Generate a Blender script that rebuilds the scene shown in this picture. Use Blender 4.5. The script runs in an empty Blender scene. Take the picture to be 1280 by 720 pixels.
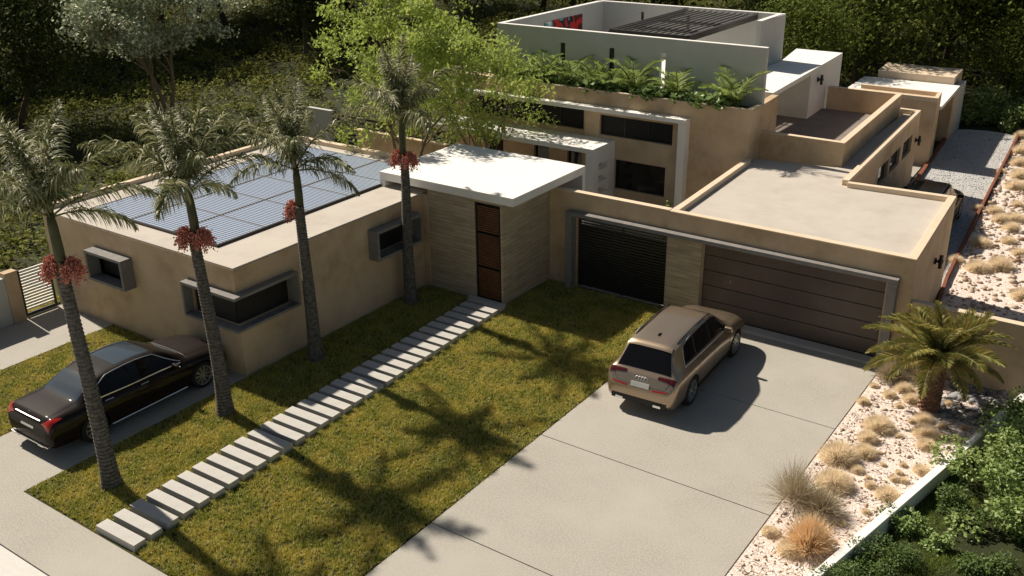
import bpy, bmesh, math, random
import numpy as np
from mathutils import Vector, Matrix, Quaternion, noise as mnoise
R = math.radians
S = bpy.context.scene
COL = S.collection
rng = np.random.default_rng(7)
random.seed(7)

# ------------------------------------------------------------------ camera
cam_d = bpy.data.cameras.new('camera'); cam = bpy.data.objects.new('camera', cam_d); COL.objects.link(cam)
rt = (0.81994714, 0.57232748, -0.01131158)
dn = (0.21709668, -0.32918705, -0.91896949)
fw = (-0.52967511, 0.75105069, -0.39416638)
cam.matrix_world = Matrix(((rt[0], -dn[0], -fw[0], 0), (rt[1], -dn[1], -fw[1], 0), (rt[2], -dn[2], -fw[2], 12.2332), (0, 0, 0, 1)))
cam_d.sensor_width = 36; cam_d.lens = 1238.6 / 1280 * 36; cam_d.clip_start = .1; cam_d.clip_end = 1000
S.camera = cam
# ------------------------------------------------------------------ world and sun
SUN_EL, SUNX, SUNY = 45.8, -.991, .13          # the sun stands to the left and a little behind the facades
w = bpy.data.worlds.new('World'); S.world = w; w.use_nodes = True
nt = w.node_tree; bg = nt.nodes['Background']
sky = nt.nodes.new('ShaderNodeTexSky'); sky.sky_type = 'NISHITA'; sky.sun_disc = False
sky.sun_elevation = R(SUN_EL); sky.sun_rotation = math.atan2(SUNX, SUNY)
tint = nt.nodes.new('ShaderNodeMix'); tint.data_type = 'RGBA'; tint.blend_type = 'MULTIPLY'; tint.inputs[0].default_value = 1; tint.inputs[7].default_value = (1, .90, .76, 1)
nt.links.new(sky.outputs[0], tint.inputs[6]); nt.links.new(tint.outputs[2], bg.inputs[0]); bg.inputs[1].default_value = .05
sd = bpy.data.lights.new('sun', 'SUN'); sun = bpy.data.objects.new('sun', sd); COL.objects.link(sun)
sd.energy = 5.0; sd.angle = R(1.2); sd.color = (1, .905, .775)
tosun = Vector((SUNX * math.cos(R(SUN_EL)), SUNY * math.cos(R(SUN_EL)), math.sin(R(SUN_EL))))
sun.rotation_mode = 'QUATERNION'; sun.rotation_quaternion = tosun.to_track_quat('Z', 'Y'); sun.location = (-30, 5, 40)
S.view_settings.view_transform = 'Standard'; S.view_settings.look = 'None'
S.view_settings.exposure = .38; S.view_settings.gamma = 1
S.cycles.max_bounces = 6; S.cycles.transparent_max_bounces = 6
S.cycles.diffuse_bounces = 4

# ------------------------------------------------------------------ materials
def mat(name, col, rough=.8, metal=0, noise=None, bump=None, coat=0, spec=.3, island=None, noise2=None, trans=0, thr=0.0):
    """noise=(scale, colour2, detail, contrast) mottling; bump=(scale,strength,dist); island=colour2 random per island"""
    m = bpy.data.materials.new(name); m.use_nodes = True; n = m.node_tree.nodes; l = m.node_tree.links
    b = n['Principled BSDF']; b.inputs['Roughness'].default_value = rough; b.inputs['Metallic'].default_value = metal
    b.inputs['Specular IOR Level'].default_value = spec; b.inputs['Coat Weight'].default_value = coat; b.inputs['Coat Roughness'].default_value = .06
    b.inputs['Base Color'].default_value = (*col, 1)
    tc = n.new('ShaderNodeTexCoord'); cur = None
    def mixc(fac, a, c2, a_sock=None):
        x = n.new('ShaderNodeMix'); x.data_type = 'RGBA'; l.new(fac, x.inputs[0])
        if a_sock: l.new(a_sock, x.inputs[6])
        else: x.inputs[6].default_value = (*a, 1)
        x.inputs[7].default_value = (*c2, 1); return x.outputs[2]
    for ns in (noise, noise2):
        if not ns: continue
        t = n.new('ShaderNodeTexNoise'); t.inputs['Scale'].default_value = ns[0]; t.inputs['Detail'].default_value = ns[2]; t.inputs['Roughness'].default_value = .6
        l.new(tc.outputs['Object'], t.inputs['Vector'])
        r = n.new('ShaderNodeMapRange'); r.inputs[1].default_value = .5 - ns[3]; r.inputs[2].default_value = .5 + ns[3]; l.new(t.outputs[0], r.inputs[0])
        cur = mixc(r.outputs[0], col, ns[1], cur)
    if island:
        g = n.new('ShaderNodeNewGeometry'); r = n.new('ShaderNodeMapRange'); r.inputs[1].default_value = thr; l.new(g.outputs['Random Per Island'], r.inputs[0])
        cur = mixc(r.outputs[0], col, island, None if cur is None else cur)
    if cur is not None: l.new(cur, b.inputs['Base Color'])
    if bump:
        t = n.new('ShaderNodeTexNoise'); t.inputs['Scale'].default_value = bump[0]; t.inputs['Detail'].default_value = 5; l.new(tc.outputs['Object'], t.inputs['Vector'])
        bp = n.new('ShaderNodeBump'); bp.inputs['Strength'].default_value = bump[1]; bp.inputs['Distance'].default_value = bump[2]
        l.new(t.outputs[0], bp.inputs['Height']); l.new(bp.outputs[0], b.inputs['Normal'])
    if trans:
        tr = n.new('ShaderNodeBsdfTranslucent'); ms = n.new('ShaderNodeMixShader'); ms.inputs[0].default_value = trans
        if cur is not None: l.new(cur, tr.inputs[0])
        else: tr.inputs[0].default_value = (*col, 1)
        l.new(b.outputs[0], ms.inputs[1]); l.new(tr.outputs[0], ms.inputs[2]); l.new(ms.outputs[0], n['Material Output'].inputs[0])
    return m
def travertine():
    m = mat('travertine_cladding', (.36, .30, .22), .75); n = m.node_tree.nodes; l = m.node_tree.links; b = n['Principled BSDF']
    tc = n.new('ShaderNodeTexCoord'); sp = n.new('ShaderNodeSeparateXYZ'); l.new(tc.outputs['Object'], sp.inputs[0])
    ad = n.new('ShaderNodeMath'); l.new(sp.outputs[0], ad.inputs[0]); l.new(sp.outputs[1], ad.inputs[1])
    cb = n.new('ShaderNodeCombineXYZ'); l.new(ad.outputs[0], cb.inputs[0]); l.new(sp.outputs[2], cb.inputs[1])
    br = n.new('ShaderNodeTexBrick'); l.new(cb.outputs[0], br.inputs[0]); br.inputs['Scale'].default_value = 1
    br.inputs['Color1'].default_value = (.50, .41, .285, 1); br.inputs['Color2'].default_value = (.41, .33, .225, 1); br.inputs['Mortar'].default_value = (.27, .21, .14, 1)
    br.inputs['Mortar Size'].default_value = .004; br.inputs['Brick Width'].default_value = 1.1; br.inputs['Row Height'].default_value = .125; br.inputs['Bias'].default_value = -.2
    br.offset = .37
    mp = n.new('ShaderNodeMapping'); mp.inputs['Scale'].default_value = (.8, 14, 1); l.new(cb.outputs[0], mp.inputs[0])
    t = n.new('ShaderNodeTexNoise'); t.inputs['Scale'].default_value = 1.6; t.inputs['Detail'].default_value = 6; l.new(mp.outputs[0], t.inputs[0])
    r = n.new('ShaderNodeMapRange'); r.inputs[1].default_value = .35; r.inputs[2].default_value = .68; r.inputs[3].default_value = .72; r.inputs[4].default_value = 1.12; l.new(t.outputs[0], r.inputs[0])
    mx = n.new('ShaderNodeMix'); mx.data_type = 'RGBA'; mx.blend_type = 'MULTIPLY'; mx.inputs[0].default_value = 1
    l.new(br.outputs[0], mx.inputs[6]); l.new(r.outputs[0], mx.inputs[7]); l.new(mx.outputs[2], b.inputs['Base Color'])
    bp = n.new('ShaderNodeBump'); bp.inputs['Strength'].default_value = .3; bp.inputs['Distance'].default_value = .01; l.new(mx.outputs[2], bp.inputs['Height']); l.new(bp.outputs[0], b.inputs['Normal'])
    return m
def stripes(name, c1, c2, axis, freq, duty, rough=.3, metal=0, spec=.5):
    m = mat(name, c1, rough, metal, spec=spec); n = m.node_tree.nodes; l = m.node_tree.links; b = n['Principled BSDF']
    tc = n.new('ShaderNodeTexCoord'); sp = n.new('ShaderNodeSeparateXYZ'); l.new(tc.outputs['Object'], sp.inputs[0])
    mu = n.new('ShaderNodeMath'); mu.operation = 'MULTIPLY'; mu.inputs[1].default_value = freq; l.new(sp.outputs[axis], mu.inputs[0])
    fr = n.new('ShaderNodeMath'); fr.operation = 'FRACT'; l.new(mu.outputs[0], fr.inputs[0])
    gt = n.new('ShaderNodeMath'); gt.operation = 'GREATER_THAN'; gt.inputs[1].default_value = duty; l.new(fr.outputs[0], gt.inputs[0])
    x = n.new('ShaderNodeMix'); x.data_type = 'RGBA'; l.new(gt.outputs[0], x.inputs[0]); x.inputs[6].default_value = (*c1, 1); x.inputs[7].default_value = (*c2, 1)
    l.new(x.outputs[2], b.inputs['Base Color']); return m

M = dict(
 tan=mat('tan_stucco', (.52, .385, .245), .9, noise=(2.2, (.40, .285, .17), 7, .13), noise2=(.7, (.60, .46, .31), 5, .17), bump=(22, .45, .015)),
 tan_sunlit=mat('tan_sunlit_tone', (.70, .57, .42), .85, noise=(3, (.63, .50, .36), 5, .2)),  # paler tan: sunlight on the wall tops is put into the colour
 roof=mat('roof_screed', (.48, .435, .38), .92, noise=(2.6, (.42, .375, .325), 8, .16), noise2=(.8, (.52, .475, .415), 6, .2), bump=(30, .15, .01)),
 deck_shade=mat('shade_toned_deck', (.25, .21, .185), .92, noise=(1.5, (.20, .168, .148), 6, .22)),  # deck tone darkened to carry the shade over the terrace
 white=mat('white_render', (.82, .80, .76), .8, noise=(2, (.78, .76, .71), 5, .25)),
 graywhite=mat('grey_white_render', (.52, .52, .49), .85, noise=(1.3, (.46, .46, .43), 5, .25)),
 concrete=mat('concrete_frame', (.24, .225, .21), .8, noise=(5, (.18, .17, .16), 6, .2)),
 stone=travertine(),
 drive=mat('driveway_concrete', (.40, .375, .325), .9, noise=(24, (.30, .28, .24), 3, .09), noise2=(.55, (.42, .395, .345), 6, .25), bump=(40, .8, .012)),
 slabm=mat('slab_concrete', (.46, .445, .41), .85, noise=(30, (.40, .38, .35), 4, .15), noise2=(1.2, (.54, .52, .48), 3, .25), bump=(60, .3, .006)),
 joint=mat('dark_joint', (.05, .045, .04), .95),
 black=mat('black_metal', (.016, .016, .017), .4, spec=.5),
 darkmetal=mat('dark_bronze_metal', (.045, .038, .034), .45),
 door=mat('bronze_panel', (.125, .098, .082), .42, .15, noise=(.9, (.10, .079, .066), 3, .2)),
 wood=mat('door_timber', (.25, .11, .05), .55, noise=(6, (.16, .07, .032), 5, .2)),
 glass=mat('dark_glass', (.012, .011, .010), .06, spec=.4),
 louver=stripes('louvre_blind', (.008, .008, .009), (.035, .034, .034), 2, 18, .6, .5, spec=.2),
 rust=mat('rusty_steel', (.24, .09, .045), .85, noise=(6, (.15, .055, .03), 5, .2)),
 soil=mat('lawn_soil', (.040, .045, .014), 1, noise=(3, (.06, .055, .02), 5, .2)),
 ground=mat('dark_forest_floor', (.022, .028, .010), 1, noise=(1, (.035, .04, .015), 5, .2)),
 gravel=mat('white_desert_gravel', (.83, .79, .75), .95, noise=(16, (.46, .33, .24), 6, .075), noise2=(1.2, (.76, .64, .56), 4, .2), bump=(30, 1, .03)),
 graygravel=mat('grey_gravel', (.76, .75, .72), .95, noise=(30, (.24, .24, .24), 5, .09), bump=(60, 1, .03)),
 grass=mat('grass_blade', (.23, .27, .02), .75, spec=.1, noise=(1.7, (.48, .42, .07), 7, .09), island=(.85, .74, .36), thr=.5, trans=.3),
 grass2=mat('rough_grass', (.19, .27, .035), .7, noise=(1.5, (.22, .24, .05), 4, .2), trans=.3),
 trunk=mat('palm_trunk', (.17, .155, .13), .95, noise=(12, (.07, .062, .052), 5, .15), bump=(30, .6, .02)),
 shaft=mat('palm_crownshaft', (.045, .045, .022), .6, noise=(6, (.075, .08, .03), 4, .2)),
 frond=mat('palm_frond', (.095, .12, .035), .5, spec=.3, noise=(3, (.15, .17, .06), 3, .2), island=(.60, .57, .36), thr=.42, trans=.2),  # random pale leaflets are sun highlights put into the colour
 rachis=mat('palm_rachis', (.16, .15, .06), .5),
 fruit=mat('palm_fruit', (.62, .26, .19), .7, spec=.1, noise=(9, (.46, .16, .12), 3, .2), island=(.26, .08, .06), thr=.6),
 datefrond=mat('date_frond', (.18, .21, .055), .5, noise=(2, (.36, .31, .08), 4, .2), island=(.50, .36, .12), thr=.7, trans=.25),
 datetrunk=mat('date_trunk', (.16, .08, .045), .95, island=(.33, .2, .13)),
 areca=mat('areca_leaf', (.34, .44, .12), .5, noise=(3, (.28, .36, .09), 3, .25), trans=.35),
 philo=mat('broad_leaf', (.13, .21, .05), .45, spec=.3, noise=(3, (.26, .34, .11), 3, .2), trans=.2),
 bark=mat('tree_bark', (.13, .10, .07), .95, noise=(8, (.08, .06, .045), 5, .2)),
 palebark=mat('pale_bark', (.27, .21, .15), .95, noise=(8, (.18, .14, .10), 5, .2)),
 lime=mat('lime_leaf', (.33, .42, .07), .6, spec=.15, noise=(.9, (.40, .48, .11), 4, .2), island=(.42, .47, .16), thr=.6, trans=.4),
 olive=mat('olive_leaf', (.20, .26, .14), .6, spec=.15, noise=(1.2, (.34, .38, .23), 4, .2), island=(.75, .76, .56), thr=.4, trans=.15),  # pale random leaves paint bright sunlit glints on the crown
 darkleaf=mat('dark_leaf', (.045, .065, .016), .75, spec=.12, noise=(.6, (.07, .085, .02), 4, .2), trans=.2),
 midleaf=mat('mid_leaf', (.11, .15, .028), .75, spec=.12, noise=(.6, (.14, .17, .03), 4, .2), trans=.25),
 scrub=mat('scrub_leaf', (.15, .175, .035), .8, spec=.08, noise=(.35, (.22, .22, .05), 4, .2), trans=.2),
 bushdark=mat('dark_bush_leaf', (.10, .15, .03), .5, noise=(1.5, (.09, .14, .04), 3, .2), trans=.2),
 bushmid=mat('green_bush_leaf', (.17, .25, .055), .5, spec=.3, noise=(1.5, (.24, .31, .09), 3, .2), island=(.36, .42, .18), thr=.7, trans=.25),
 bushlight=mat('light_bush_leaf', (.20, .30, .08), .45, noise=(2, (.34, .42, .15), 3, .2), trans=.3),
 puff=mat('dry_tuft', (.92, .83, .66), .95, spec=.05, noise=(5, (.88, .74, .54), 3, .2), trans=.5),
 puffgrey=mat('grey_dry_twigs', (.44, .37, .25), .9, spec=.1, noise=(5, (.56, .48, .34), 3, .2), trans=.2),
 orange=mat('orange_grass', (.85, .56, .30), .8, spec=.1, noise=(5, (.85, .70, .46), 3, .2), trans=.3),
 rock=mat('pale_stones', (.66, .58, .50), .9, island=(.36, .23, .14)),
 rock2=mat('dark_grey_stones', (.3, .3, .3), .9, island=(.12, .12, .13)),
 twig=mat('dead_twigs', (.12, .07, .045), .9),
 paintsuv=mat('bronze_car_paint', (.37, .285, .20), .32, .75, coat=.8, spec=.5),
 paintsed=mat('black_brown_car_paint', (.010, .006, .0045), .6, 0, coat=.35, spec=.08),
 carglass=mat('car_glass', (.006, .006, .007), .06, spec=.2),
 greyglass=mat('panorama_roof_glass', (.03, .045, .06), .1, spec=.8),
 chrome=mat('chrome', (.85, .85, .85), .32, .9),
 rim=mat('alloy_rim', (.52, .52, .53), .3, .85),
 tyre=mat('tyre_rubber', (.015, .015, .016), .85),
 tail=mat('red_tail_light', (.36, .012, .006), .25, coat=.5, spec=.4),
 taildark=mat('dark_red_tail_light', (.055, .003, .003), .25, coat=.3, spec=.4),
 plate=mat('number_plate', (.58, .57, .53), .4),
 plastic=mat('black_plastic', (.02, .02, .02), .5),
 solar=stripes('solar_tube', (.12, .165, .26), (.55, .59, .64), 1, 9.64, .70, .25, 0, .6),
 solarframe=mat('solar_frame', (.20, .17, .13), .6),
 paint=None)
def mural():
    m = mat('mural_paint', (.1, .02, .015), .7); n = m.node_tree.nodes; l = m.node_tree.links; b = n['Principled BSDF']
    tc = n.new('ShaderNodeTexCoord'); t = n.new('ShaderNodeTexNoise'); t.inputs['Scale'].default_value = .9; t.inputs['Detail'].default_value = 3; l.new(tc.outputs['Object'], t.inputs[0])
    r = n.new('ShaderNodeValToRGB'); e = r.color_ramp; e.interpolation = 'CONSTANT'
    e.elements[0].position = 0; e.elements[0].color = (.10, .02, .015, 1); e.elements[1].position = .45; e.elements[1].color = (.55, .03, .03, 1)
    for p, c in ((.52, (.02, .02, .025)), (.56, (.15, .34, .36)), (.62, (.7, .7, .66))):
        x = e.elements.new(p); x.color = (*c, 1)
    l.new(t.outputs[0], r.inputs[0]); l.new(r.outputs[0], b.inputs['Base Color']); return m
M['mural'] = mural()

# ------------------------------------------------------------------ mesh helpers
class MB:
    def __init__(s): s.v = []; s.f = []
    def add(s, vs, fs):
        o = len(s.v); s.v += [tuple(p) for p in vs]; s.f += [tuple(i + o for i in f) for f in fs]; return s
    def prism(s, poly, z0, z1):
        n = len(poly)
        a = sum(poly[i][0] * poly[(i + 1) % n][1] - poly[(i + 1) % n][0] * poly[i][1] for i in range(n))
        if a < 0: poly = poly[::-1]
        return s.add([(x, y, z0) for x, y in poly] + [(x, y, z1) for x, y in poly],
                     [tuple(range(n))[::-1], tuple(range(n, 2 * n))] + [(i, (i + 1) % n, n + (i + 1) % n, n + i) for i in range(n)])
    def box(s, x0, x1, y0, y1, z0, z1): return s.prism([(x0, y0), (x1, y0), (x1, y1), (x0, y1)], z0, z1)
    def obox(s, c, sx, sy, sz, q=None):
        q = q or Quaternion(); c = Vector(c)
        vs = [c + q @ Vector((x * sx / 2, y * sy / 2, z * sz / 2)) for z in (-1, 1) for x, y in ((-1, -1), (1, -1), (1, 1), (-1, 1))]
        return s.add(vs, [(3, 2, 1, 0), (4, 5, 6, 7), (0, 1, 5, 4), (1, 2, 6, 5), (2, 3, 7, 6), (3, 0, 4, 7)])
    def wall(s, A, B, t, z0, z1, thick_in=True):
        """straight wall from A to B (outer face on the line), thickness t to the left of A->B"""
        A = Vector(A); B = Vector(B); d = (B - A).normalized(); n = Vector((-d.y, d.x)) * t
        return s.prism([tuple(A), tuple(B), tuple(B + n), tuple(A + n)], z0, z1)
    def holewall(s, A, B, t, z0, z1, holes):
        """wall with rectangular through openings; holes = (s0,s1,z0,z1) along A->B"""
        A = Vector(A); B = Vector(B); L = (B - A).length; d = (B - A) / L; n = Vector((-d.y, d.x)) * t
        us = sorted({0, L} | {h[0] for h in holes} | {h[1] for h in holes}); zs = sorted({z0, z1} | {h[2] for h in holes} | {h[3] for h in holes})
        us = [u for u in us if 0 <= u <= L]; idx = {}; vs = []
        def V(i, k, b):
            if (i, k, b) not in idx:
                p = A + d * us[i] + (n if b else Vector((0, 0))); idx[(i, k, b)] = len(vs); vs.append((p.x, p.y, zs[k]))
            return idx[(i, k, b)]
        def solid(i, k):
            if i < 0 or k < 0 or i >= len(us) - 1 or k >= len(zs) - 1: return False
            u = (us[i] + us[i + 1]) / 2; z = (zs[k] + zs[k + 1]) / 2
            return not any(h[0] < u < h[1] and h[2] < z < h[3] for h in holes)
        fs = []
        for i in range(len(us) - 1):
            for k in range(len(zs) - 1):
                if not solid(i, k): continue
                fs += [(V(i, k, 0), V(i + 1, k, 0), V(i + 1, k + 1, 0), V(i, k + 1, 0)), (V(i, k, 1), V(i, k + 1, 1), V(i + 1, k + 1, 1), V(i + 1, k, 1))]
                if not solid(i - 1, k): fs.append((V(i, k, 0), V(i, k + 1, 0), V(i, k + 1, 1), V(i, k, 1)))
                if not solid(i + 1, k): fs.append((V(i + 1, k, 0), V(i + 1, k, 1), V(i + 1, k + 1, 1), V(i + 1, k + 1, 0)))
                if not solid(i, k - 1): fs.append((V(i, k, 0), V(i, k, 1), V(i + 1, k, 1), V(i + 1, k, 0)))
                if not solid(i, k + 1): fs.append((V(i, k + 1, 0), V(i + 1, k + 1, 0), V(i + 1, k + 1, 1), V(i, k + 1, 1)))
        return s.add(vs, fs)
    def tube(s, pts, rad, n=8, cap=True):
        pts = [Vector(p) for p in pts]; vs = []; fs = []
        if not hasattr(rad, '__len__'): rad = [rad] * len(pts)
        up = Vector((0, 0, 1))
        for i, p in enumerate(pts):
            t = (pts[min(i + 1, len(pts) - 1)] - pts[max(i - 1, 0)]).normalized()
            a = t.cross(Vector((.13, 1, .07)) if abs(t.z) > .8 else up).normalized(); b = t.cross(a)
            vs += [p + (a * math.cos(k * 2 * math.pi / n) + b * math.sin(k * 2 * math.pi / n)) * rad[i] for k in range(n)]
        for i in range(len(pts) - 1):
            for k in range(n): k2 = (k + 1) % n; fs.append((i * n + k, i * n + k2, (i + 1) * n + k2, (i + 1) * n + k))
        if cap: fs += [tuple(range(n))[::-1], tuple(range((len(pts) - 1) * n, len(pts) * n))]
        return s.add(vs, fs)
    def mesh(s, name, m, origin=(0, 0, 0), smooth=False):
        me = bpy.data.meshes.new(name); o = Vector(origin)
        me.from_pydata([(a - o.x, b - o.y, c - o.z) for a, b, c in s.v], [], s.f)
        if m: me.materials.append(m)
        if smooth: me.polygons.foreach_set('use_smooth', [True] * len(me.polygons))
        me.update(); return me
def link(name, me, parent=None, loc=(0, 0, 0)):
    o = bpy.data.objects.new(name, me); COL.objects.link(o); o.location = loc
    if parent: o.parent = parent
    return o
def build(name, mb, m, parent=None, smooth=False, bevel=0, label=None, fixn=False):
    """mesh given in world coordinates; stored relative to its thing's origin"""
    org = Vector((0, 0, 0)); p = parent
    while p: org += p.location; p = p.parent
    me = mb.mesh(name, m, org, smooth)
    if fixn:
        b = bmesh.new(); b.from_mesh(me); bmesh.ops.recalc_face_normals(b, faces=b.faces); b.to_mesh(me); b.free()
    o = link(name, me, parent)
    if bevel:
        bv = o.modifiers.new('bevel', 'BEVEL'); bv.width = bevel; bv.segments = 2; bv.limit_method = 'ANGLE'
    if label: o['label'] = label
    return o
def tag(o, label, cat, group=None, kind=None):
    if label: o['label'] = label
    if cat: o['category'] = cat
    if group: o['group'] = group
    if kind: o['kind'] = kind
    return o
def thing(name, label, cat, loc=(0, 0, 0), group=None, rz=0):
    o = bpy.data.objects.new(name, None); COL.objects.link(o); o.location = loc; o.rotation_euler.z = rz; o.empty_display_size = .2
    return tag(o, label, cat, group)
def struct(name, mb, m, bevel=0): return tag(build(name, mb, m, bevel=bevel), None, None, kind='structure')
KIDS = {}
def dup(root, loc, rz=None, scale=None, label=None, group=None):
    def rec(o, parent):
        c = o.copy(); COL.objects.link(c)
        if parent: c.parent = parent
        for ch in [x for x in allobj if x.parent == o]: rec(ch, c)
        return c
    allobj = list(root.children_recursive)
    r = rec(root, None); r.location = loc
    if rz is not None: r.rotation_euler.z = rz
    if scale is not None: r.scale = (scale,) * 3 if not hasattr(scale, '__len__') else scale
    if label: r['label'] = label
    if group: r['group'] = group
    return r
def npmesh(name, V, F, m):
    """V (n,3) float, F (k,3|4) int"""
    me = bpy.data.meshes.new(name); k = F.shape[1]
    me.vertices.add(len(V)); me.vertices.foreach_set('co', V.astype(np.float32).ravel())
    me.loops.add(F.size); me.loops.foreach_set('vertex_index', F.astype(np.int32).ravel())
    me.polygons.add(len(F)); me.polygons.foreach_set('loop_start', np.arange(0, F.size, k, dtype=np.int32))
    me.update(calc_edges=True); me.materials.append(m); return me
def leaves(C, size, up=.6, aspect=.55, rg=rng, along=None):
    """rhombic leaf faces at centres C (n,3); returns V,F"""
    n = len(C); nr = rg.normal(size=(n, 3)); nr[:, 2] = np.abs(nr[:, 2]) + up; nr /= np.linalg.norm(nr, axis=1, keepdims=True)
    d = rg.normal(size=(n, 3)) if along is None else along + rg.normal(size=(n, 3)) * .35
    d -= (d * nr).sum(1, keepdims=True) * nr; d /= np.linalg.norm(d, axis=1, keepdims=True) + 1e-9
    e = np.cross(nr, d); sz = (size * rg.uniform(.6, 1.35, n))[:, None]
    V = np.stack([C - d * sz * .5, C + e * sz * aspect * .5 - nr * sz * .05, C + d * sz * .5 - nr * sz * .12, C - e * sz * aspect * .5 - nr * sz * .05], 1).reshape(-1, 3)
    return V, np.arange(n * 4).reshape(n, 4)

# ================================================================== GROUND
g = MB(); g.box(-160, 90, -20, 180, -.5, -.06); struct('ground', g, M['ground'])
g = MB(); g.box(-60, 8, 7.25, 8.5, -.3, 0.0); struct('pavement', g, M['drive'])
g = MB(); g.box(-60, 8, -10, 7.23, -.3, -.012); struct('road', g, mat('road_concrete', (.62, .60, .56), .9, noise=(12, (.56, .54, .50), 5, .2), bump=(50, .4, .008)))
g = MB(); g.box(-10.93, -5.34, 8.5, 24.62, -.3, -.03); struct('driveway_bed', g, M['joint'])
g = MB()
for y0, y1 in ((8.515, 12.54), (12.56, 16.58), (16.6, 20.61), (20.63, 24.3)): g.box(-10.92, -5.36, y0, y1, -.2, 0)
struct('driveway', g, M['drive'], bevel=.008)
g = MB(); g.box(-10.7, -5.35, 24.3, 24.68, -.2, .06); struct('garage_threshold', g, M['slabm'])
g = MB(); g.box(-21.4, -18.85, 8.5, 14.72, -.2, 0); struct('side_driveway', g, M['drive'])
g = MB(); g.box(-27.2, -24.62, 8.5, 14.72, -.2, 0); struct('gate_driveway', g, M['drive'])
g = MB(); g.box(-18.85, -10.95, 8.5, 24.6, -.3, -.02); g.box(-24.62, -21.4, 8.5, 14.72, -.3, -.02); g.box(-40, -27.45, 8.5, 16, -.3, -.02); struct('lawn_soil', g, M['soil'])
# desert strip and gravel drive behind
g = MB(); g.prism([(-5.34, 8.5), (-4.9, 8.5), (-1.95, 24.55), (-5.34, 24.55)], -.3, -.01)
g.prism([(-5.0, 24.8), (12, 24.8), (12, 52), (-6.7, 52), (-5.28, 30.3), (-4.98, 24.8)], -.3, -.01); struct('desert_bed', g, M['gravel'])
g = MB(); poly = [(-5.0, 25), (-8.2, 25), (-9.6, 51.4), (-9.0, 51.75), (-8.3, 51.95), (-7.6, 51.9), (-6.85, 51.6), (-6.6, 50)]; g.prism(poly, -.3, 0); struct('gravel_drive', g, M['graygravel'])
g = MB(); g.prism([(-28, 24.7), (-8.35, 24.7), (-9.35, 45), (-28, 45)], -.3, -.015); struct('courtyard_paving', g, M['drive'])
g = MB(); g.prism([(-4.6, 8.5), (6, 8.5), (6, 24.5), (-1.6, 24.5)], -.5, -.2); struct('garden_soil', g, M['soil'])

# ---- lawn blades
def blades(name, regions, dens, h, wd, m, seed, label, z=-.02, skip=None):
    rg = np.random.default_rng(seed); P = []
    for x0, x1, y0, y1 in regions:
        n = int((x1 - x0) * (y1 - y0) * dens / 7); Q = np.c_[rg.uniform(x0, x1, n), rg.uniform(y0, y1, n)]; P.append(np.repeat(Q, 7, 0) + rg.normal(size=(n * 7, 2)) * .013)
    P = np.concatenate(P); P = P[(P[:, 0] > min(r[0] for r in regions) + .01)]
    if skip is not None: P = P[~skip(P)]
    n = len(P); a = rg.uniform(0, 2 * math.pi, n); hh = h * rg.uniform(.45, 1.3, n); ww = wd * rg.uniform(.7, 1.3, n)
    pz = np.sin(P[:, 0] * 1.9 + np.sin(P[:, 1] * 1.3) * 2) * np.cos(P[:, 1] * 2.3 + np.sin(P[:, 0] * .9)) * .5 + .5
    hh *= .75 + .5 * pz
    c, s_ = np.cos(a), np.sin(a); lean = rg.uniform(.2, 1.0, n) * hh; b = rg.uniform(0, 2 * math.pi, n)
    B = np.c_[P, np.full(n, z)]
    V = np.stack([B + np.c_[c * ww, s_ * ww, 0 * c], B - np.c_[c * ww, s_ * ww, 0 * c], B + np.c_[np.cos(b) * lean, np.sin(b) * lean, hh]], 1).reshape(-1, 3)
    o = link(name, npmesh(name, V, np.arange(n * 3).reshape(n, 3), m)); return tag(o, label, 'grass', kind='stuff')
def onpath(P):
    xc = -15.7 - (P[:, 1] - 8.56) * .043
    return (np.abs(P[:, 0] - xc) < .6) & (P[:, 1] < 21.95) | ((P[:, 0] > -18.88) & (P[:, 0] < -15.86) & (P[:, 1] > 22.03))
blades('lawn_grass', [(-18.84, -10.95, 8.56, 24.5)], 4400, .07, .0095, M['grass'], 3, 'patchy green and straw coloured lawn between house and driveway', skip=onpath)
blades('side_grass', [(-24.6, -21.42, 8.8, 14.7), (-30, -27.5, 9, 15)], 3600, .06, .0085, M['grass'], 4, 'grass strips beside the two short driveways at the left')
blades('garden_grass', [(-4.3, 1.5, 12, 24.3), (1.5, 5.9, 12, 24.3)], 3800, .17, .014, M['grass2'], 5, 'rough green grass of the garden right of the low white wall', z=-.2,
       skip=lambda P: P[:, 0] < -4.4 + (P[:, 1] - 14.8) * .203 + .45)

# ---- stepping slabs
me = MB().box(-.6, .6, 0.01, .285, -.05, .15).mesh('stepping_slab', M['slabm'])
for i in range(33):
    y = 8.56 + i * .4065; x = -15.7 - (y - 8.56) * .043
    o = link('stepping_slab', me, loc=(x, y, 0)); o.rotation_euler.z = R(random.uniform(-.4, .4) + 1.4)
    bv = o.modifiers.new('bevel', 'BEVEL'); bv.width = .006; bv.segments = 2
    lab = 'long rectangular concrete stepping slab of the path across the lawn'
    if i == 0: lab = 'first concrete stepping slab beside the pavement, nearest the street'
    if i == 32: lab = 'last concrete stepping slab, against the slatted timber door'
    tag(o, lab, 'stepping slab', 'stepping slabs of the garden path')

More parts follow.
